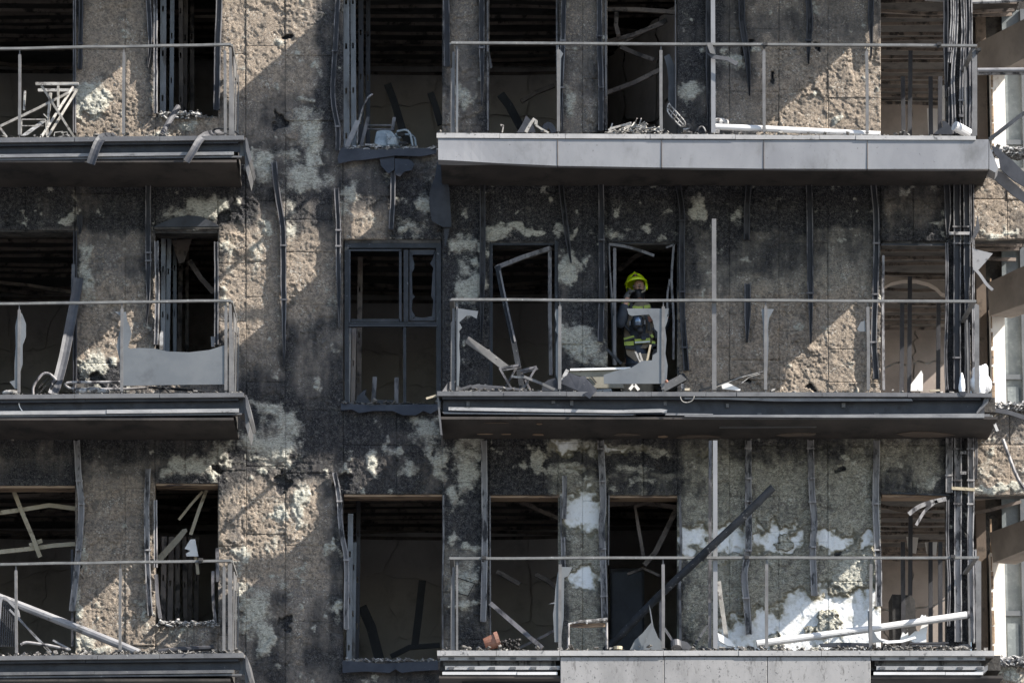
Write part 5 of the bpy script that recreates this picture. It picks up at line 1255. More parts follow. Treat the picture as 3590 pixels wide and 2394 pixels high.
for s, lb in (("-20,462 150,438 320,410 490,432", "upper tan batten sagging across the bottom left opening"), ("-20,716 230,690 350,672 490,662", "lower tan batten sagging across the bottom left opening"), ("90,320 150,470 210,610 262,748", "tan batten hanging straight down across the two sagging ones"), ("192,672 275,640", "short tan batten stub where the hanging and lower battens cross")):
    loose("hanging_batten", lb, "batten", bars(MB(), Z9, [s], .5 if '90,320' not in s else .46, .05, .02), 'strip_tan', "tan battens in the bottom left opening")
loose("perforated_strip", "broad perforated tan strip slanting up inside the bottom narrow window", "metal strip", MB().plate(Z9("1028,740 1190,565 1215,562 1220,578 1175,640 1060,768 1028,790"), .35, .01), 'olive')
for s, w, lb in (("1355,288 1300,430 1242,602", .04, "tan strip hanging from the head of the bottom narrow window"), ("1320,320 1240,410 1165,505", .03, "thin tan strip slanting left of the hanging one in the bottom narrow window"), ("1272,742 1284,800 1290,860", .035, "tan strip end dangling below the grey switch plate")):
    loose("hanging_strip", lb, "metal strip", bars(MB(), Z9, [s], .4, w, .012), 'strip_tan', "strips in the bottom narrow window")
loose("hanging_plate", "torn grey plate dangling in the bottom narrow window", "plate", MB().plate(Z9("1202,692 1240,632 1272,630 1278,665 1292,742 1215,742 1210,725 1240,705"), .32, .01), 'white')
for s, z, d, lb in (("1300,420 1380,540 1468,640", Z5, .9, "charred batten slanting right inside the middle narrow window"), ("1180,280 1320,270 1265,430 1230,440 1200,350", Z5, .7, None)):
    if lb: loose("fallen_batten", lb, "batten", bars(MB(), z, [s], d, .06, .03), 'batten', "battens fallen from the ceilings")
    else: loose("hanging_board", "brown torn board hanging at the head of the middle narrow window", "board", MB().plate(z(s), d, .015), 'batten')
loose("white_shard", "white pointed shard standing behind the clouded glass in the middle narrow window", "shard", MB().plate(Z5("1096,1030 1096,930 1108,898 1120,905 1120,1030"), -.05, .02), 'ash')
loose("white_shard", "broken white edge at the lower right of the middle narrow window", "shard", MB().plate(Z5("1448,940 1472,940 1475,1010 1452,1010"), -.02, .03), 'rail_light')

# --- bottom right balcony
t = thing("charred_pole", "long charred pole leaning diagonally across the bottom right railing", "pole", P(2130, 2280, -.9))
build("shaft", MB().tube([P(2122, 2280, -.75), P(2300, 2098, -1.02), P(2480, 1928, -1.22), P(2600, 1817, -1.3), P(2710, 1708, -1.36)], .045, 12), MT['pole_dark'], t)
pot = thing("flower_pot", "broken terracotta flower pot tipped on the bottom right balcony edge", "flower pot", P(1723, 2275, -1.0))
c = P(1722, 2268, -1.0)
m = MB()
ang = math.radians(72)
ax = Vector((math.sin(ang), 0, math.cos(ang)))
def ring(cc, r, n=16):
    e1 = Vector((0, 1, 0)); e2 = ax.cross(e1)
    return [cc + e1 * (r * math.cos(2 * math.pi * k / n)) + e2 * (r * math.sin(2 * math.pi * k / n)) for k in range(n)]
base = P(1699, 2258, -1.0)
rings = [ring(base, .068), ring(base + ax * .13, .088), ring(base + ax * .131, .1), ring(base + ax * .175, .102), ring(base + ax * .172, .088), ring(base + ax * .02, .06)]
vs = [p for q in rings for p in q]
fs = [(j * 16 + k, j * 16 + (k + 1) % 16, (j + 1) * 16 + (k + 1) % 16, (j + 1) * 16 + k) for j in range(5) for k in range(16)] + [tuple(range(16))[::-1], tuple(range(80, 96))]
build("pot_body", m.add(vs, fs), MT['terracotta'], pot)
cl = MB(); rr = random.Random(8)
for k in range(46):
    x, y = rr.uniform(478, 592), rr.uniform(1288, 1346)
    a = rr.uniform(0, 6.28); l = rr.uniform(12, 34)
    p = Z11("%f,%f %f,%f %f,%f" % (x, y, x + l * .5 * math.cos(a), y + l * .5 * math.sin(a) - 4, x + l * math.cos(a), min(1350, y + l * math.sin(a))))
    cl.tube(V3(p, [-1.0, -1.05, -1.0]), rr.uniform(.006, .013), 5)
loose("charred_plant", "tangle of charred plant stems beside the tipped flower pot", "plant", cl, 'char')
loose("small_pots", "row of little pale cups left of the flower pot", "cups", MB().ball(P(*Z11("232,1336")[0], -1.0), .04, 10, 6, (1, 1, .7)).ball(P(*Z11("262,1342")[0], -1.05), .034, 10, 6, (1.2, 1, .7)).ball(P(*Z11("330,1342")[0], -1.0), .03, 10, 6), 'rubble')
for s, w, lb in (("408,1048 560,1180 745,1338", .05, "long bar slanting down in the bottom right balcony's first doorway"), ("600,1338 720,1280 832,1222", .03, "shorter bar crossing up to the broken glass at the second post")):
    loose("slanting_bar", lb, "bar", bars(MB(), Z11, [s], -.5, w, .02, -.95), 'rail_mid')
t = thing("small_table", "small burnt metal table with a brown underside before the torn wool pier", "table", P(2060, 2278, -.95))
for s in ("915,1345 916,1182", "1166,1345 1164,1172"):
    build("leg", MB().tube(V3(Z11(s), -1.0), .014, 8), MT['rail_light'], t)
build("top_edge", MB().bar(V3(Z11("978,1166 1060,1162 1172,1150"), -1.0), .03, .03).bar(V3(Z11("915,1182 985,1168 1166,1168"), -.97), .018, .02), MT['ash'], t)
build("tabletop", MB().plate(Z11("922,1180 1160,1176 1158,1200 990,1206 922,1200"), -.96, .03), MT['wood'], t)
build("drip", MB().bar(V3(Z11("1030,1160 1038,1182"), -1.02), .015, .01), MT['ash'], t)
loose("pale_cup", "short pale cylinder stub on the edge at the charred pole's foot", "cup", MB().tube([P(*Z11("1238,1348")[0], -1.05), P(*Z11("1238,1328")[0], -1.05)], .05, 14), 'strip_tan')
loose("curved_shard", "curved pointed grey shard standing under the charred pole", "shard", MB().prism(V3(Z11("1440,1056 1452,1090 1470,1200 1500,1270 1530,1305 1530,1350 1375,1352 1420,1300 1460,1200"), -1.05), (0, .012, 0)), 'glass')
loose("grey_shard", "broad grey shard leaning behind the curved pointed one", "shard", MB().prism(V3(Z11("1315,1350 1350,1285 1400,1240 1455,1172 1468,1215 1440,1290 1380,1352"), -.98), (0, .012, 0)), 'glass')
loose("pan", "small bent metal pan with a long handle right of the glass shards", "pan", MB().tube([P(*Z11("1615,1300")[0], -.98), P(*Z11("1618,1338")[0], -1.02)], .06, 14).bar(V3(Z11("1540,1210 1600,1300"), -.95), .03, .015), 'sheet_mid')
loose("leaning_board", "dark sheet offcut lying right of the small bent pan", "sheet", MB().plate(Z11("1622,1282 1690,1300 1735,1348 1660,1348"), -.9, .015), 'sheet_mid')
loose("sheet_remnant", "narrow grey panel end hanging at the third post's top", "panel", MB().plate(Z11("1508,990 1522,990 1522,1300 1506,1300"), -.9, .012), 'rail_mid')
loose("dark_rod", "dark rod leaning on the wall left of the tall bottom divider", "rod", bars(MB(), Z12, ["62,1325 118,1240 166,1168"], -.9, .03, .02, -.2), 'pole_dark')
loose("leaning_plank", "scorched plank leaning against the tall bottom divider's right side", "plank", bars(MB(), Z12, ["222,905 240,1050 272,1275"], -.8, .05, .02), 'stick')
t = thing("white_pipe", "long white pipe rising to the right along the bottom right balcony", "pipe", P(2760, 2255, -.9))
build("shaft", MB().tube(V3(Z12("470,1312 850,1262 1250,1208 1848,1122"), [-.95, -.9, -.8, -.6]), .042, 12), MT['pipe_white'], t)
build("end_cap", MB().tube(V3(Z12("1838,1124 1858,1121"), -.6), .046, 12), MT['rail_mid'], t)
for s, w, lb in (("1460,468 1520,420 1600,390 1705,368", .05, "broader of two bent pale strips at the head of the bottom corner window"), ("1508,540 1560,450 1610,405 1665,372", .035, "narrower bluish of two bent strips at the head of the bottom corner window")):
    loose("hanging_strip", lb, "metal strip", MB().bar(V3(densify(Z12(s), 10), -.1), w, .01), 'rail_light', "bent strips in the bottom corner window")
CH = [("215,1240 260,1262 300,1290 330,1330 280,1325 225,1290", "white plaster slab at the foot of the tall bottom divider"), ("1440,1275 1470,1255 1500,1230 1530,1228 1560,1150 1580,1130 1588,1180 1575,1250 1575,1310 1500,1305", "jagged white plaster slab standing in the bottom corner room"),
      ("1520,1170 1545,1120 1560,1130 1570,1122 1580,1160", "pointed white plaster tip behind the long white pipe"), ("1255,1270 1330,1290 1420,1285 1500,1262 1510,1275 1420,1302 1300,1310", "long flat pale plaster piece on the bottom right edge"),
      ("1400,1300 1420,1230 1440,1250 1455,1235 1462,1290", "small white plaster spike left of the jagged slab")]
for i, (s, lb) in enumerate(CH):
    loose("plaster_slab", lb, "plaster", MB().plate(Z12(s), -.6 if i in (1, 2, 4) else -1.0, .05), 'white', "white plaster pieces on the bottom right balcony")
loose("dark_fold", "black folded sheet lying under the white pipe on the bottom right edge", "sheet", MB().plate(Z12("880,1310 1000,1302 1205,1306 1205,1330 1010,1332 890,1328"), -1.05, .06), 'sheet_dark')
loose("grey_offcut", "small triangular offcut on the black folded sheet's right end", "offcut", MB().plate(Z12("1110,1335 1150,1312 1165,1336"), -1.12, .02), 'sheet_mid')
for s, lb in (("1465,1310 1720,1306", "pair of thin dark slats lying flat at the bottom right corner, upper one"), ("1480,1326 1700,1322", "pair of thin dark slats lying flat at the bottom right corner, lower one")):
    loose("thin_lath", lb, "slat", bars(MB(), Z12, [s], -1.05, .02, .05), 'rail_dark', "dark slats at the bottom right corner")
loose("dark_offcut", "dark curved offcut lying at the foot of the bottom corner rails", "offcut", MB().plate(Z12("1768,1335 1790,1312 1850,1312 1880,1340"), -1.05, .05), 'sheet_dark')
for s, w, d, z, lb in (("1180,405 1400,395 1628,425", .05, .7, Z11, "level batten under the head of the bottom second doorway"), ("1508,362 1350,420 1372,560 1405,745", .04, .6, Z11, "bent batten hanging down in the bottom second doorway"), ("1620,435 1560,560 1480,720 1410,800", .06, .7, Z11, "dark batten slanting from the upper right of the bottom second doorway"),
                    ("600,385 720,440 860,500", .045, .8, Z11, "batten fallen across the top right of the bottom first doorway"), ("450,840 520,880 600,925", .05, 1.0, Z11, "short fallen batten hanging mid-height in the bottom first doorway"), ("1300,860 1400,820 1510,870", .03, .8, Z11, "thin hanging batten above the dark cabinet in the bottom second doorway"),
                    ("700,860 780,900 850,960", .05, 1.1, Z11, "dark batten end left of the second bottom post"), ("-20,570 200,590 500,640", .04, 2.2, Z5, "long batten slanting across the dark middle left opening"),
                    ("1095,580 1140,700 1200,900 1240,990", .09, 3.2, Z2, "dark post leaning inside the top middle window"), ("1390,640 1420,720 1460,860", .08, 3.2, Z2, "dark plank leaning at the right inside the top middle window"),
                    ("870,1070 930,1200 985,1410", .12, 3.2, Z10, "dark post leaning at the left inside the bottom middle window"), ("1265,900 1240,1130 1215,1330", .09, 3.3, Z10, "upright dark board standing at the right inside the bottom middle window"), ("1060,1395 1180,1335 1380,1320", .06, 3.0, Z10, "low dark timber lying across the bottom middle window's back"),
                    ("500,650 560,730 640,880", .1, 3.0, Z3, "dark timber leaning deep inside the first top doorway"), ("640,700 740,640 870,590", .05, 2.5, Z3, "charred timber sloping up deep inside the first top doorway"), ("1300,200 1450,255 1570,215", .06, 1.0, Z7, "crooked batten across the dark above the firefighter"), ("1310,390 1420,300 1560,220", .05, 1.1, Z7, "batten rising to the right above the firefighter's helmet")):
    loose("fallen_batten", lb, "batten", bars(MB(), z, [s], d, w, .05), 'batten' if d < 2.8 else 'rail_dark', "battens fallen from the ceilings")
cb = thing("cabinet", "black burnt cabinet standing in the bottom second doorway's room", "cabinet", P(2195, 2300, 1.2))
build("carcass", MB().box((P(2140, 2000, 1.2).x, 1.2, FLOOR[3]), (P(2258, 2000, 1.2).x, 1.8, P(2190, 1992, 1.2).z)), MT['char'], cb)
build("door", MB().box((P(2146, 2000, 1.2).x, 1.18, FLOOR[3] + .05), (P(2250, 2000, 1.2).x, 1.198, P(2190, 2006, 1.2).z)), MT['web'], cb)
cb = thing("cabinet", "rounded black burnt cabinet in the bottom corner room beside the rails", "cabinet", P(3130, 2300, 1.6))
build("carcass", MB().prism([Vector((x, 1.6, z)) for x, z in [(P(3094, 0, 1.6).x, FLOOR[3]), (P(3176, 0, 1.6).x, FLOOR[3]), (P(3172, 0, 1.6).x, P(0, 2105, 1.6).z), (P(3160, 0, 1.6).x, P(0, 2086, 1.6).z), (P(3094, 0, 1.6).x, P(0, 2082, 1.6).z)]], (0, .6, 0)), MT['char'], cb)
loose("bent_wire", "thin bent wire standing off the pale wool left of the bottom first doorway", "wire", MB().tube(V3(Z11("190,880 305,918 262,1000 190,980"), -.05), .006, 5), 'pole_dark')

# ---- ash and crumbs along the edges: nobody could count them
def crumbs(name, label, spans, seed, n, dmin, dmax, size, mat='rubble', ztop=None):
    rr = random.Random(seed); mb = MB()
    for k in range(int(n * 1.5)):
        xa, ya, xb, yb = spans[rr.randrange(len(spans))]
        f = rr.random()
        d = rr.uniform(dmin, dmax)
        c = P(xa + (xb - xa) * f, ya + (yb - ya) * f, dmin)
        c = Vector((c.x, d, c.z + rr.random() ** 2.5 * size * 1.6))
        s = size * (.3 + 1.3 * rr.random() ** 2.2)
        m = Matrix.Rotation(rr.uniform(0, 6.3), 3, 'Z') @ Matrix.Rotation(rr.uniform(-.7, .7), 3, 'X') @ Matrix.Rotation(rr.uniform(-.7, .7), 3, 'Y')
        mb.cbox(c, (s * rr.uniform(.8, 2.6), s * rr.uniform(.6, 1.2), s * rr.uniform(.15, .6)), m)
    return build(name, mb, MT[mat], None, label=label, cat="debris", kind="stuff")
for b, ya, yb, lb, n in ((1, 484, 475, "ash and crumbs along the upper left balcony edge", 380), (2, 1385, 1377, "ash and crumbs along the middle left balcony edge", 300), (3, 2299, 2289, "thick ash and crumbs along the bottom left balcony edge", 520)):
    crumbs("ash_crumbs", lb, [(-150, ya + 2, 845, yb + 1)], b, n, -1.2, -.75, .026 + .008 * (b == 3))
crumbs("ash_crumbs", "ash and crumbs along the upper right balcony edge", [(1540, 468, 3400, 477), (2120, 470, 2500, 472), (2450, 472, 3200, 476)], 11, 620, -1.2, -.75, .028)
crumbs("ash_crumbs", "ash and splinters along the middle right balcony edge", [(1545, 1373, 3460, 1378), (1560, 1373, 1900, 1373)], 12, 520, -1.2, -.75, .026)
crumbs("ash_crumbs", "thick rubble and ash along the bottom right balcony edge", [(1545, 2281, 3470, 2281), (2420, 2280, 3400, 2280), (3050, 2278, 3400, 2278)], 13, 1100, -1.2, -.7, .036)
crumbs("ash_heap", "pale ash heap on the sill of the top narrow window", [(550, 412, 752, 412), (560, 402, 700, 400)], 14, 420, -.06, .2, .026, 'ash')
crumbs("ash_heap", "pale ash heap on the sill of the bottom narrow window", [(548, 2192, 764, 2194), (556, 2184, 750, 2184)], 15, 460, -.06, .2, .026, 'ash')
crumbs("ash_heap", "pale ash line on the sill of the top middle window", [(1200, 520, 1530, 520)], 16, 260, -.08, .2, .022, 'ash')
crumbs("ash_heap", "pale ash line on the sill of the bottom middle window", [(1204, 2312, 1548, 2316)], 17, 260, -.08, .2, .02, 'ash')
crumbs("ash_heap", "sooty crumbs on the sill of the middle framed window", [(1200, 1412, 1540, 1414)], 18, 70, -.08, .2, .03, 'rubble')
crumbs("rubble_ledge", "pale rubble ledge at the middle right corner under the pier", [(3470, 1425, 3620, 1418), (3470, 1435, 3640, 1432)], 19, 500, -.12, .2, .03, 'ash')
crumbs("rubble_ledge", "pale rubble ledge at the bottom right corner under the pier", [(3480, 2318, 3640, 2312), (3470, 2330, 3640, 2325)], 20, 600, -.12, .2, .032, 'ash')
crumbs("rubble_ledge", "sunlit plaster crumbs under the top right corner pier", [(3500, 525, 3640, 522), (3480, 535, 3640, 535)], 21, 300, -.12, .2, .03, 'ash')
# ================================================================ the firefighter
def pm(name, color, rough=.7, bump=.2, bscale=60, c2=None):
    return surf(name, color, c2 or tuple(min(1, c * 1.35) for c in color), 6, rough, 0, bump=bump, bscale=bscale)
MT['skin'] = pm("skin", (.3, .17, .12), .55, .05)
MT['jacket'] = pm("navy_turnout_cloth", (.035, .042, .055), .8, .5, 30)
MT['khaki'] = pm("khaki_turnout_cloth", (.17, .14, .105), .85, .5, 30)
MT['hivis'] = pm("fluorescent_helmet_shell", (.50, .64, .012), .25, .0, c2=(.58, .72, .014))
MT['band'] = pm("reflective_yellow_band", (.30, .36, .065), .5, .2)
MT['silver'] = pm("reflective_silver_band", (.4, .42, .4), .4, .2)
MT['black'] = pm("black_rubber", (.018, .018, .02), .5, .2)
MT['visor'] = surf("glossy_visor", (.10, .13, .18), (.16, .2, .27), 5, .08, .6, bump=0, spec=.6)
MT['glove'] = pm("grey_leather_glove", (.09, .088, .085), .75, .4, 40)
MT['eye'] = pm("eye", (.05, .04, .035), .2, 0)

PD = .42
def Q(px, py, d=0.0): return P(px, py, PD + d)

def skin_mesh(name, pts, edges, radii, root, mat, parent, levels=2, smooth=True):
    vs = [Vector(p) for p in pts]
    c = sum(vs, Vector()) / len(vs)
    me = bpy.data.meshes.new(name + "_cage")
    me.from_pydata([tuple(v - c) for v in vs], edges, [])
    o = bpy.data.objects.new(name + "_cage", me)
    col.objects.link(o)
    o.modifiers.new("skin", 'SKIN').use_smooth_shade = smooth
    sl = me.skin_vertices[0].data
    for i, r in enumerate(radii):
        sl[i].radius = r if isinstance(r, tuple) else (r, r)
        sl[i].use_root = (i == root)
    s = o.modifiers.new("sub", 'SUBSURF'); s.levels = levels; s.render_levels = levels
    dg = bpy.context.evaluated_depsgraph_get()
    res = bpy.data.meshes.new_from_object(o.evaluated_get(dg))
    res.name = name
    bpy.data.objects.remove(o)
    res.materials.clear(); res.materials.append(mat)
    res.polygons.foreach_set("use_smooth", [True] * len(res.polygons))
    r = bpy.data.objects.new(name, res)
    return link(r, c, parent)

J = dict(pelvis=Q(2232, 1272), belly=Q(2233, 1215), chest=Q(2236, 1130), neck0=Q(2238, 1085, -.02), neck=Q(2242, 1062, -.04), jaw=Q(2243, 1046, -.08), head=Q(2240, 1012, -.06), crown=Q(2238, 980, -.05),
         shR=Q(2188, 1098, 0), elR=Q(2170, 1142, -.22), wrR=Q(2192, 1066, -.30), haR=Q(2203, 1042, -.27),
         shL=Q(2288, 1096, 0), elL=Q(2322, 1165, -.12), wrL=Q(2338, 1108, -.28), haL=Q(2343, 1090, -.33),
         hipR=Q(2208, 1290), knR=Q(2203, 1385, -.04), anR=Q(2199, 1472, .04), toR=Q(2192, 1494, -.14),
         hipL=Q(2258, 1290), knL=Q(2263, 1385, -.05), anL=Q(2266, 1472, .04), toL=Q(2272, 1494, -.14))
names = list(J)
ix = {n: i for i, n in enumerate(names)}
E = [("pelvis", "belly"), ("belly", "chest"), ("chest", "neck0"), ("neck0", "neck"), ("neck", "jaw"), ("jaw", "head"), ("head", "crown"), ("chest", "shR"), ("shR", "elR"), ("elR", "wrR"), ("wrR", "haR"),
     ("chest", "shL"), ("shL", "elL"), ("elL", "wrL"), ("wrL", "haL"), ("pelvis", "hipR"), ("hipR", "knR"), ("knR", "anR"), ("anR", "toR"), ("pelvis", "hipL"), ("hipL", "knL"), ("knL", "anL"), ("anL", "toL")]
RAD = dict(pelvis=(.15, .12), belly=(.14, .11), chest=(.16, .12), neck0=.075, neck=.06, jaw=(.066, .072), head=(.078, .095), crown=(.06, .07), shR=.07, elR=.046, wrR=.034, haR=(.04, .02), shL=.07, elL=.046, wrL=.034, haL=(.04, .02),
           hipR=.095, knR=.062, anR=.045, toR=.04, hipL=.095, knL=.062, anL=.045, toL=.04)
person = skin_mesh("person", [J[n] for n in names], [(ix[a], ix[b]) for a, b in E], [RAD[n] for n in names], 0, MT['skin'], None)
tag(person, "firefighter in yellow helmet and black face mask standing in a burnt doorway", "person")

def sub(name, keys, edges, grow, mat, extra=None, root=0, levels=2):
    return skin_mesh(name, [J[k] if isinstance(k, str) else k for k in keys], edges, grow, root, mat, person, levels)
# jacket over trunk and sleeves
sub("jacket", ["pelvis", "belly", "chest", "neck0", Q(2242, 1070, -.02), "shR", "elR", Q(2193, 1062, -.30), "shL", "elL", Q(2338, 1106, -.28), Q(2232, 1285)],
    [(11, 0), (0, 1), (1, 2), (2, 3), (3, 4), (2, 5), (5, 6), (6, 7), (2, 8), (8, 9), (9, 10)],
    [(.178, .15), (.172, .145), (.186, .15), (.105, .1), .085, .098, .076, .058, .098, .076, .058, (.17, .145)], MT['jacket'])
sub("trousers", [Q(2232, 1265), "hipR", "knR", Q(2199, 1458, .04), "hipL", "knL", Q(2266, 1458, .04)], [(0, 1), (1, 2), (2, 3), (0, 4), (4, 5), (5, 6)], [(.17, .145), .125, .098, .088, .125, .098, .088], MT['khaki'])
for s, a, t in (("R", "anR", "toR"), ("L", "anL", "toL")):
    sub("boot", [J[a] + Vector((0, 0, .12)), a, J[t]], [(0, 1), (1, 2)], [.07, .072, .055], MT['black'])
# vest plate: khaki front of the coat
def patch(name, pts, d, mat, th=.02, n=1):
    return build(name, MB().plate(pts, d, th), MT[mat], person, bevel=.004)
FD = PD - .165
build("coat_front", MB().prism(V3(ZF("500,600 560,590 645,600 690,700 700,850 690,960 640,1050 600,1056 515,1046 420,1036 388,960 400,780 430,690"), [FD + .05, FD + .02, FD + .04, FD + .05, FD + .05, FD + .04, FD + .02, FD, FD, FD + .03, FD + .05, FD + .05, FD + .05]), (0, .05, 0)), MT['khaki'], person, bevel=.01)
build("coat_tail", MB().prism(V3(ZF("410,1060 500,1066 500,1110 640,1110 660,1070 640,1200 560,1230 420,1120"), FD + .0), (0, .05, 0)), MT['khaki'], person)
for s, m, w, d in (("392,975 440,960 495,945", 'band', .042, 0), ("395,1012 440,1010 490,1006", 'band', .05, 0), ("500,990 575,985 655,978", 'band', .055, -.01), ("502,1000 575,996 652,990", 'silver', .02, -.016), ("660,940 685,930", 'band', .04, 0), ("670,1000 705,1008", 'band', .04, 0),
                   ("500,650 540,652 580,650", 'band', .03, -.02), ("592,648 654,640", 'band', .04, -.02), ("372,596 410,610 445,622", 'band', .035, -.06), ("390,568 420,578", 'band', .03, -.06), ("480,655 500,640", 'band', .025, -.01)):
    build("reflective_band", MB().bar(V3(ZF(s), FD - .012 + d), w, .014), MT[m], person)
for s, w in (("398,985 470,965 545,945", .03), ("405,1045 500,1058", .05), ("640,1040 720,1040", .08), ("455,600 470,650 500,700", .05), ("545,940 640,940", .10), ("600,720 640,800 640,880", .035), ("395,700 400,800 450,890", .022), ("690,850 720,900 725,960", .06), ("700,1040 720,1090 690,1130", .08)):
    build("harness_strap", MB().bar(V3(ZF(s), FD - .018), w * .8, .02), MT['black'], person)
build("radio", MB().plate(ZF("565,935 610,935 612,972 565,972"), FD - .05, .04), MT['jacket'], person, bevel=.005)
build("chest_pouch", MB().plate(ZF("628,735 690,738 692,780 640,800 630,770"), FD - .03, .03), MT['terracotta'], person, bevel=.004)
build("chest_lamp", MB().ball(P(*ZF("460,712")[0], FD - .05), .022, 12, 8, (1.2, .8, .8)), MT['silver'], person, True)

# head: helmet, mask, face
hc = P(*ZF("512,425")[0], PD - .06)
tilt = Matrix.Rotation(math.radians(-8), 3, 'Y') @ Matrix.Rotation(math.radians(-14), 3, 'X')
def helm(sx, sy, sz, a0, a1, nu=28, nv=12, cut=None):
    vs = []; fs = []
    for j in range(nv + 1):
        th = a0 + (a1 - a0) * j / nv
        for i in range(nu):
            ph = 2 * math.pi * i / nu
            z = sz * math.cos(th); x = sx * math.sin(th) * math.cos(ph); y = sy * math.sin(th) * math.sin(ph)
            front = max(0, -math.sin(ph))
            if j == nv: z += front * .045 - (1 - front) * .03
            ridge = .010 * max(0, 1 - abs(x) / .02) * (1 if th < 1.4 else 0)
            vs.append(hc + tilt @ Vector((x, y, z + ridge)))
    for j in range(nv):
        for i in range(nu):
            fs.append((j * nu + i, (j + 1) * nu + i, (j + 1) * nu + (i + 1) % nu, j * nu + (i + 1) % nu))
    return vs, fs
m = MB(); vs, fs = helm(.125, .15, .145, .02, 1.62); m.add(vs, fs)
vs2, fs2 = helm(.117, .142, .137, .02, 1.62); m.add(vs2, [f[::-1] for f in fs2])
n = 28; o1 = 12 * n
m.f += [(o1 + i, o1 + (i + 1) % n, len(vs) + o1 + (i + 1) % n, len(vs) + o1 + i) for i in range(n)]
helmet = build("helmet", m, MT['hivis'], person, True)
def onhead(x, y, z): return hc + tilt @ Vector((x, y, z))
build("helmet_crest", MB().bar([onhead(0, -.13 * math.cos(a), .146 * math.sin(a) + .006) for a in np.linspace(.75, 2.6, 9)], .03, .012, normal=(1, 0, 0)), MT['hivis'], helmet)
def onshell(x, z, k=1.03):
    y = -.15 * math.sqrt(max(0.02, 1 - (x / .125) ** 2 - (z / .145) ** 2)) * k
    return onhead(x, y, z)
bad = [(-.085, .028), (-.03, .05), (-.012, .082), (.012, .082), (.03, .05), (.085, .028), (.04, .034), (0, .036), (-.04, .034)]
build("helmet_badge", MB().prism([onshell(x, z, 1.04) for x, z in bad], (0, .02, 0)), MT['black'], helmet)
build("helmet_shield", MB().ball(onshell(0, .056, 1.07), .016, 10, 8), MT['terracotta'], helmet, True)
build("helmet_visor_rim", MB().bar([onhead(.128 * math.sin(a), -.152 * math.cos(a), .012 - .006 * math.cos(a)) for a in np.linspace(-1.5, 1.5, 14)], .018, .018, normal=(0, 0, 1)), MT['hivis'], helmet)
build("ear_guard", MB().tube([onhead(.118, -.02, .0), onhead(.122, -.03, -.06), onhead(.11, -.05, -.10)], .016, 8), MT['hivis'], helmet, True)
build("chin_strap", MB().tube([onhead(.105, -.03, -.05), onhead(.09, -.06, -.12), onhead(.03, -.09, -.155)], .01, 6), MT['strip_tan'], person)
build("chin_strap", MB().tube([onhead(-.105, -.02, -.04), onhead(-.085, -.05, -.12), onhead(-.02, -.09, -.155)], .01, 6), MT['black'], person)
fc = P(*ZF("535,505")[0], PD - .17)
mk = MB()
N, K = 11, 9
for j in range(K + 1):
    w = j / K
    for i in range(N + 1):
        u = i / N * 2 - 1
        half = .085 * (1 - .35 * w ** 2)
        zz = .052 - .118 * w - .014 * u * u * (1 - w)
        yy = .075 * u * u - .028 * math.sin(math.pi * min(1, w * 1.1)) * (1 - u * u)
        mk.v.append(tuple(fc + tilt @ Vector((u * half, yy - .012, zz))))
for j in range(K):
    for i in range(N):
        a = j * (N + 1) + i
        mk.f.append((a, a + 1, a + N + 2, a + N + 1))
build("face_mask", mk, MT['black'], person, True)
for sx in (-.033, .033):
    e = P(*ZF("522,448")[0], PD - .155)
    build("eye", MB().ball(e + tilt @ Vector((sx, .0, .0)), .012, 10, 8, (1.3, .7, .6)), MT['eye'], person, True)
    build("eyebrow", MB().bar([e + tilt @ Vector((sx - .018, -.008, .018)), e + tilt @ Vector((sx + .018, -.008, .019))], .007, .008), MT['eye'], person)
e = P(*ZF("528,462")[0], PD - .165)
build("nose", MB().ball(e, .016, 10, 8, (.8, 1.1, 1.5)), MT['skin'], person, True)
for sx in (-.078, .078):
    build("ear", MB().ball(onhead(sx, .02, -.05), .028, 10, 8, (.4, .7, 1.1)), MT['skin'], person, True)

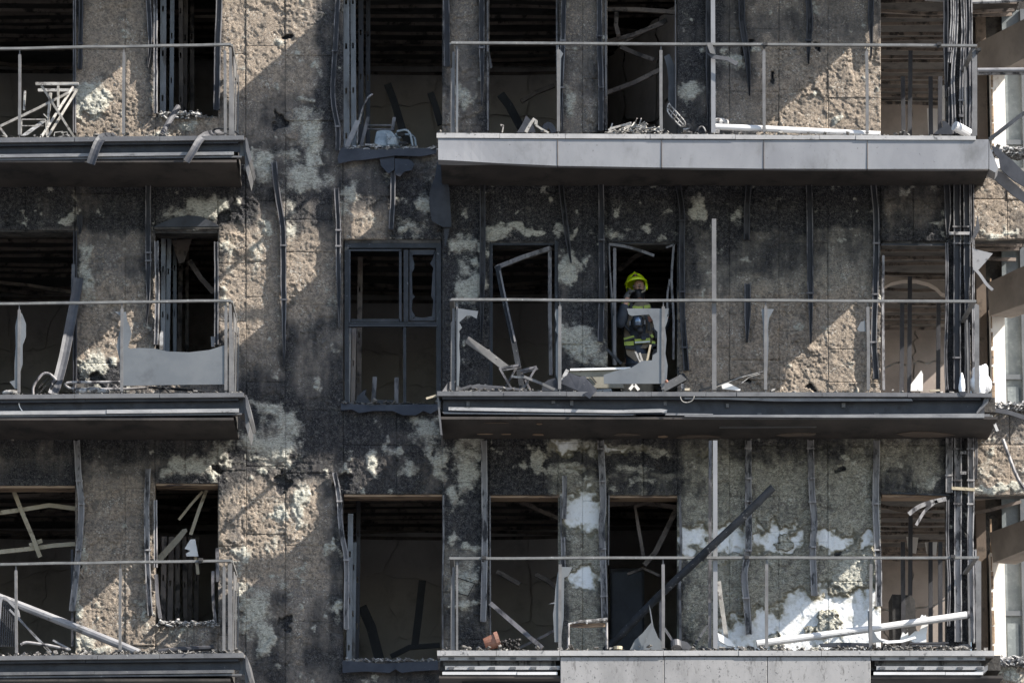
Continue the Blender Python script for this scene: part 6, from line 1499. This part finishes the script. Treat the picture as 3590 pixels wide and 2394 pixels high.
# gloved hands: palm, four fingers and a thumb each
def hand(wr, palm, up, side, curl, mat):
    up = up.normalized(); side = (side - up * side.dot(up)).normalized(); fw = up.cross(side)
    pts = [wr, palm]; ed = [(0, 1)]; rad = [(.034, .028), (.046, .024)]
    for k, (off, L) in enumerate(((-.03, .074), (-.01, .084), (.011, .078), (.031, .062))):
        b = len(pts)
        p0 = palm + side * off + up * .045
        p1 = p0 + up * L * .42 + fw * L * .22 * curl
        p2 = p1 + up * L * .22 + fw * L * .34 * curl
        p3 = p2 + up * L * .04 + fw * L * .28 * curl
        pts += [p0, p1, p2, p3]; ed += [(1, b), (b, b + 1), (b + 1, b + 2), (b + 2, b + 3)]; rad += [.0125, .0115, .0105, .009]
    b = len(pts)
    t0 = palm - side * .036 - up * .012
    pts += [t0, t0 - side * .03 + up * .028 + fw * .015, t0 - side * .036 + up * .058 + fw * .03]
    ed += [(1, b), (b, b + 1), (b + 1, b + 2)]; rad += [.016, .0135, .0115]
    return skin_mesh("glove", pts, ed, rad, 0, mat, person, 2)
pr = P(*ZF("425,535")[0], PD - .26)
hand(P(*ZF("405,575")[0], PD - .28), pr, Vector((.35, .12, .9)), Vector((.6, -.7, 0)), 1.0, MT['glove'])
pl = P(*ZF("835,690")[0], PD - .36)
hand(P(*ZF("830,745")[0], PD - .30), pl, Vector((.1, -.25, .9)), Vector((-.9, -.2, 0)), .9, MT['black'])

# breathing mask hanging on the chest
mc = P(*ZF("530,805")[0], FD - .09)
bm = thing("breathing_mask", "black breathing mask with a shiny visor hanging on the firefighter's chest", "breathing mask", P(*ZF("530,900")[0], FD - .09))
build("face_seal", MB().ball(mc, .1, 20, 14, (.82, .62, 1.0)), MT['black'], bm, True)
vz = MB(); N, K = 10, 8
for j in range(K + 1):
    for i in range(N + 1):
        u = i / N * 2 - 1; w = j / K * 2 - 1
        vz.v.append(tuple(mc + Vector((u * .043 + .0, -.082 + .022 * u * u + .012 * w * w, w * .052 + .012))))
for j in range(K):
    for i in range(N):
        a = j * (N + 1) + i; vz.f.append((a, a + 1, a + N + 2, a + N + 1))
build("visor", vz, MT['visor'], bm, True)
build("filter_port", MB().tube([P(*ZF("553,868")[0], FD - .09), P(*ZF("555,885")[0], FD - .2)], .036, 14, normal=(1, 0, 0)), MT['black'], bm, True)
build("strap_buckle", MB().cbox(P(*ZF("600,800")[0], FD - .1), (.02, .03, .05)).cbox(P(*ZF("450,808")[0], FD - .1), (.02, .03, .05)), MT['rail_mid'], bm)
build("hose", MB().tube(V3(densify(ZF("470,700 420,720 395,770 400,840 450,890"), 6), FD - .06), .014, 8), MT['black'], bm, True)
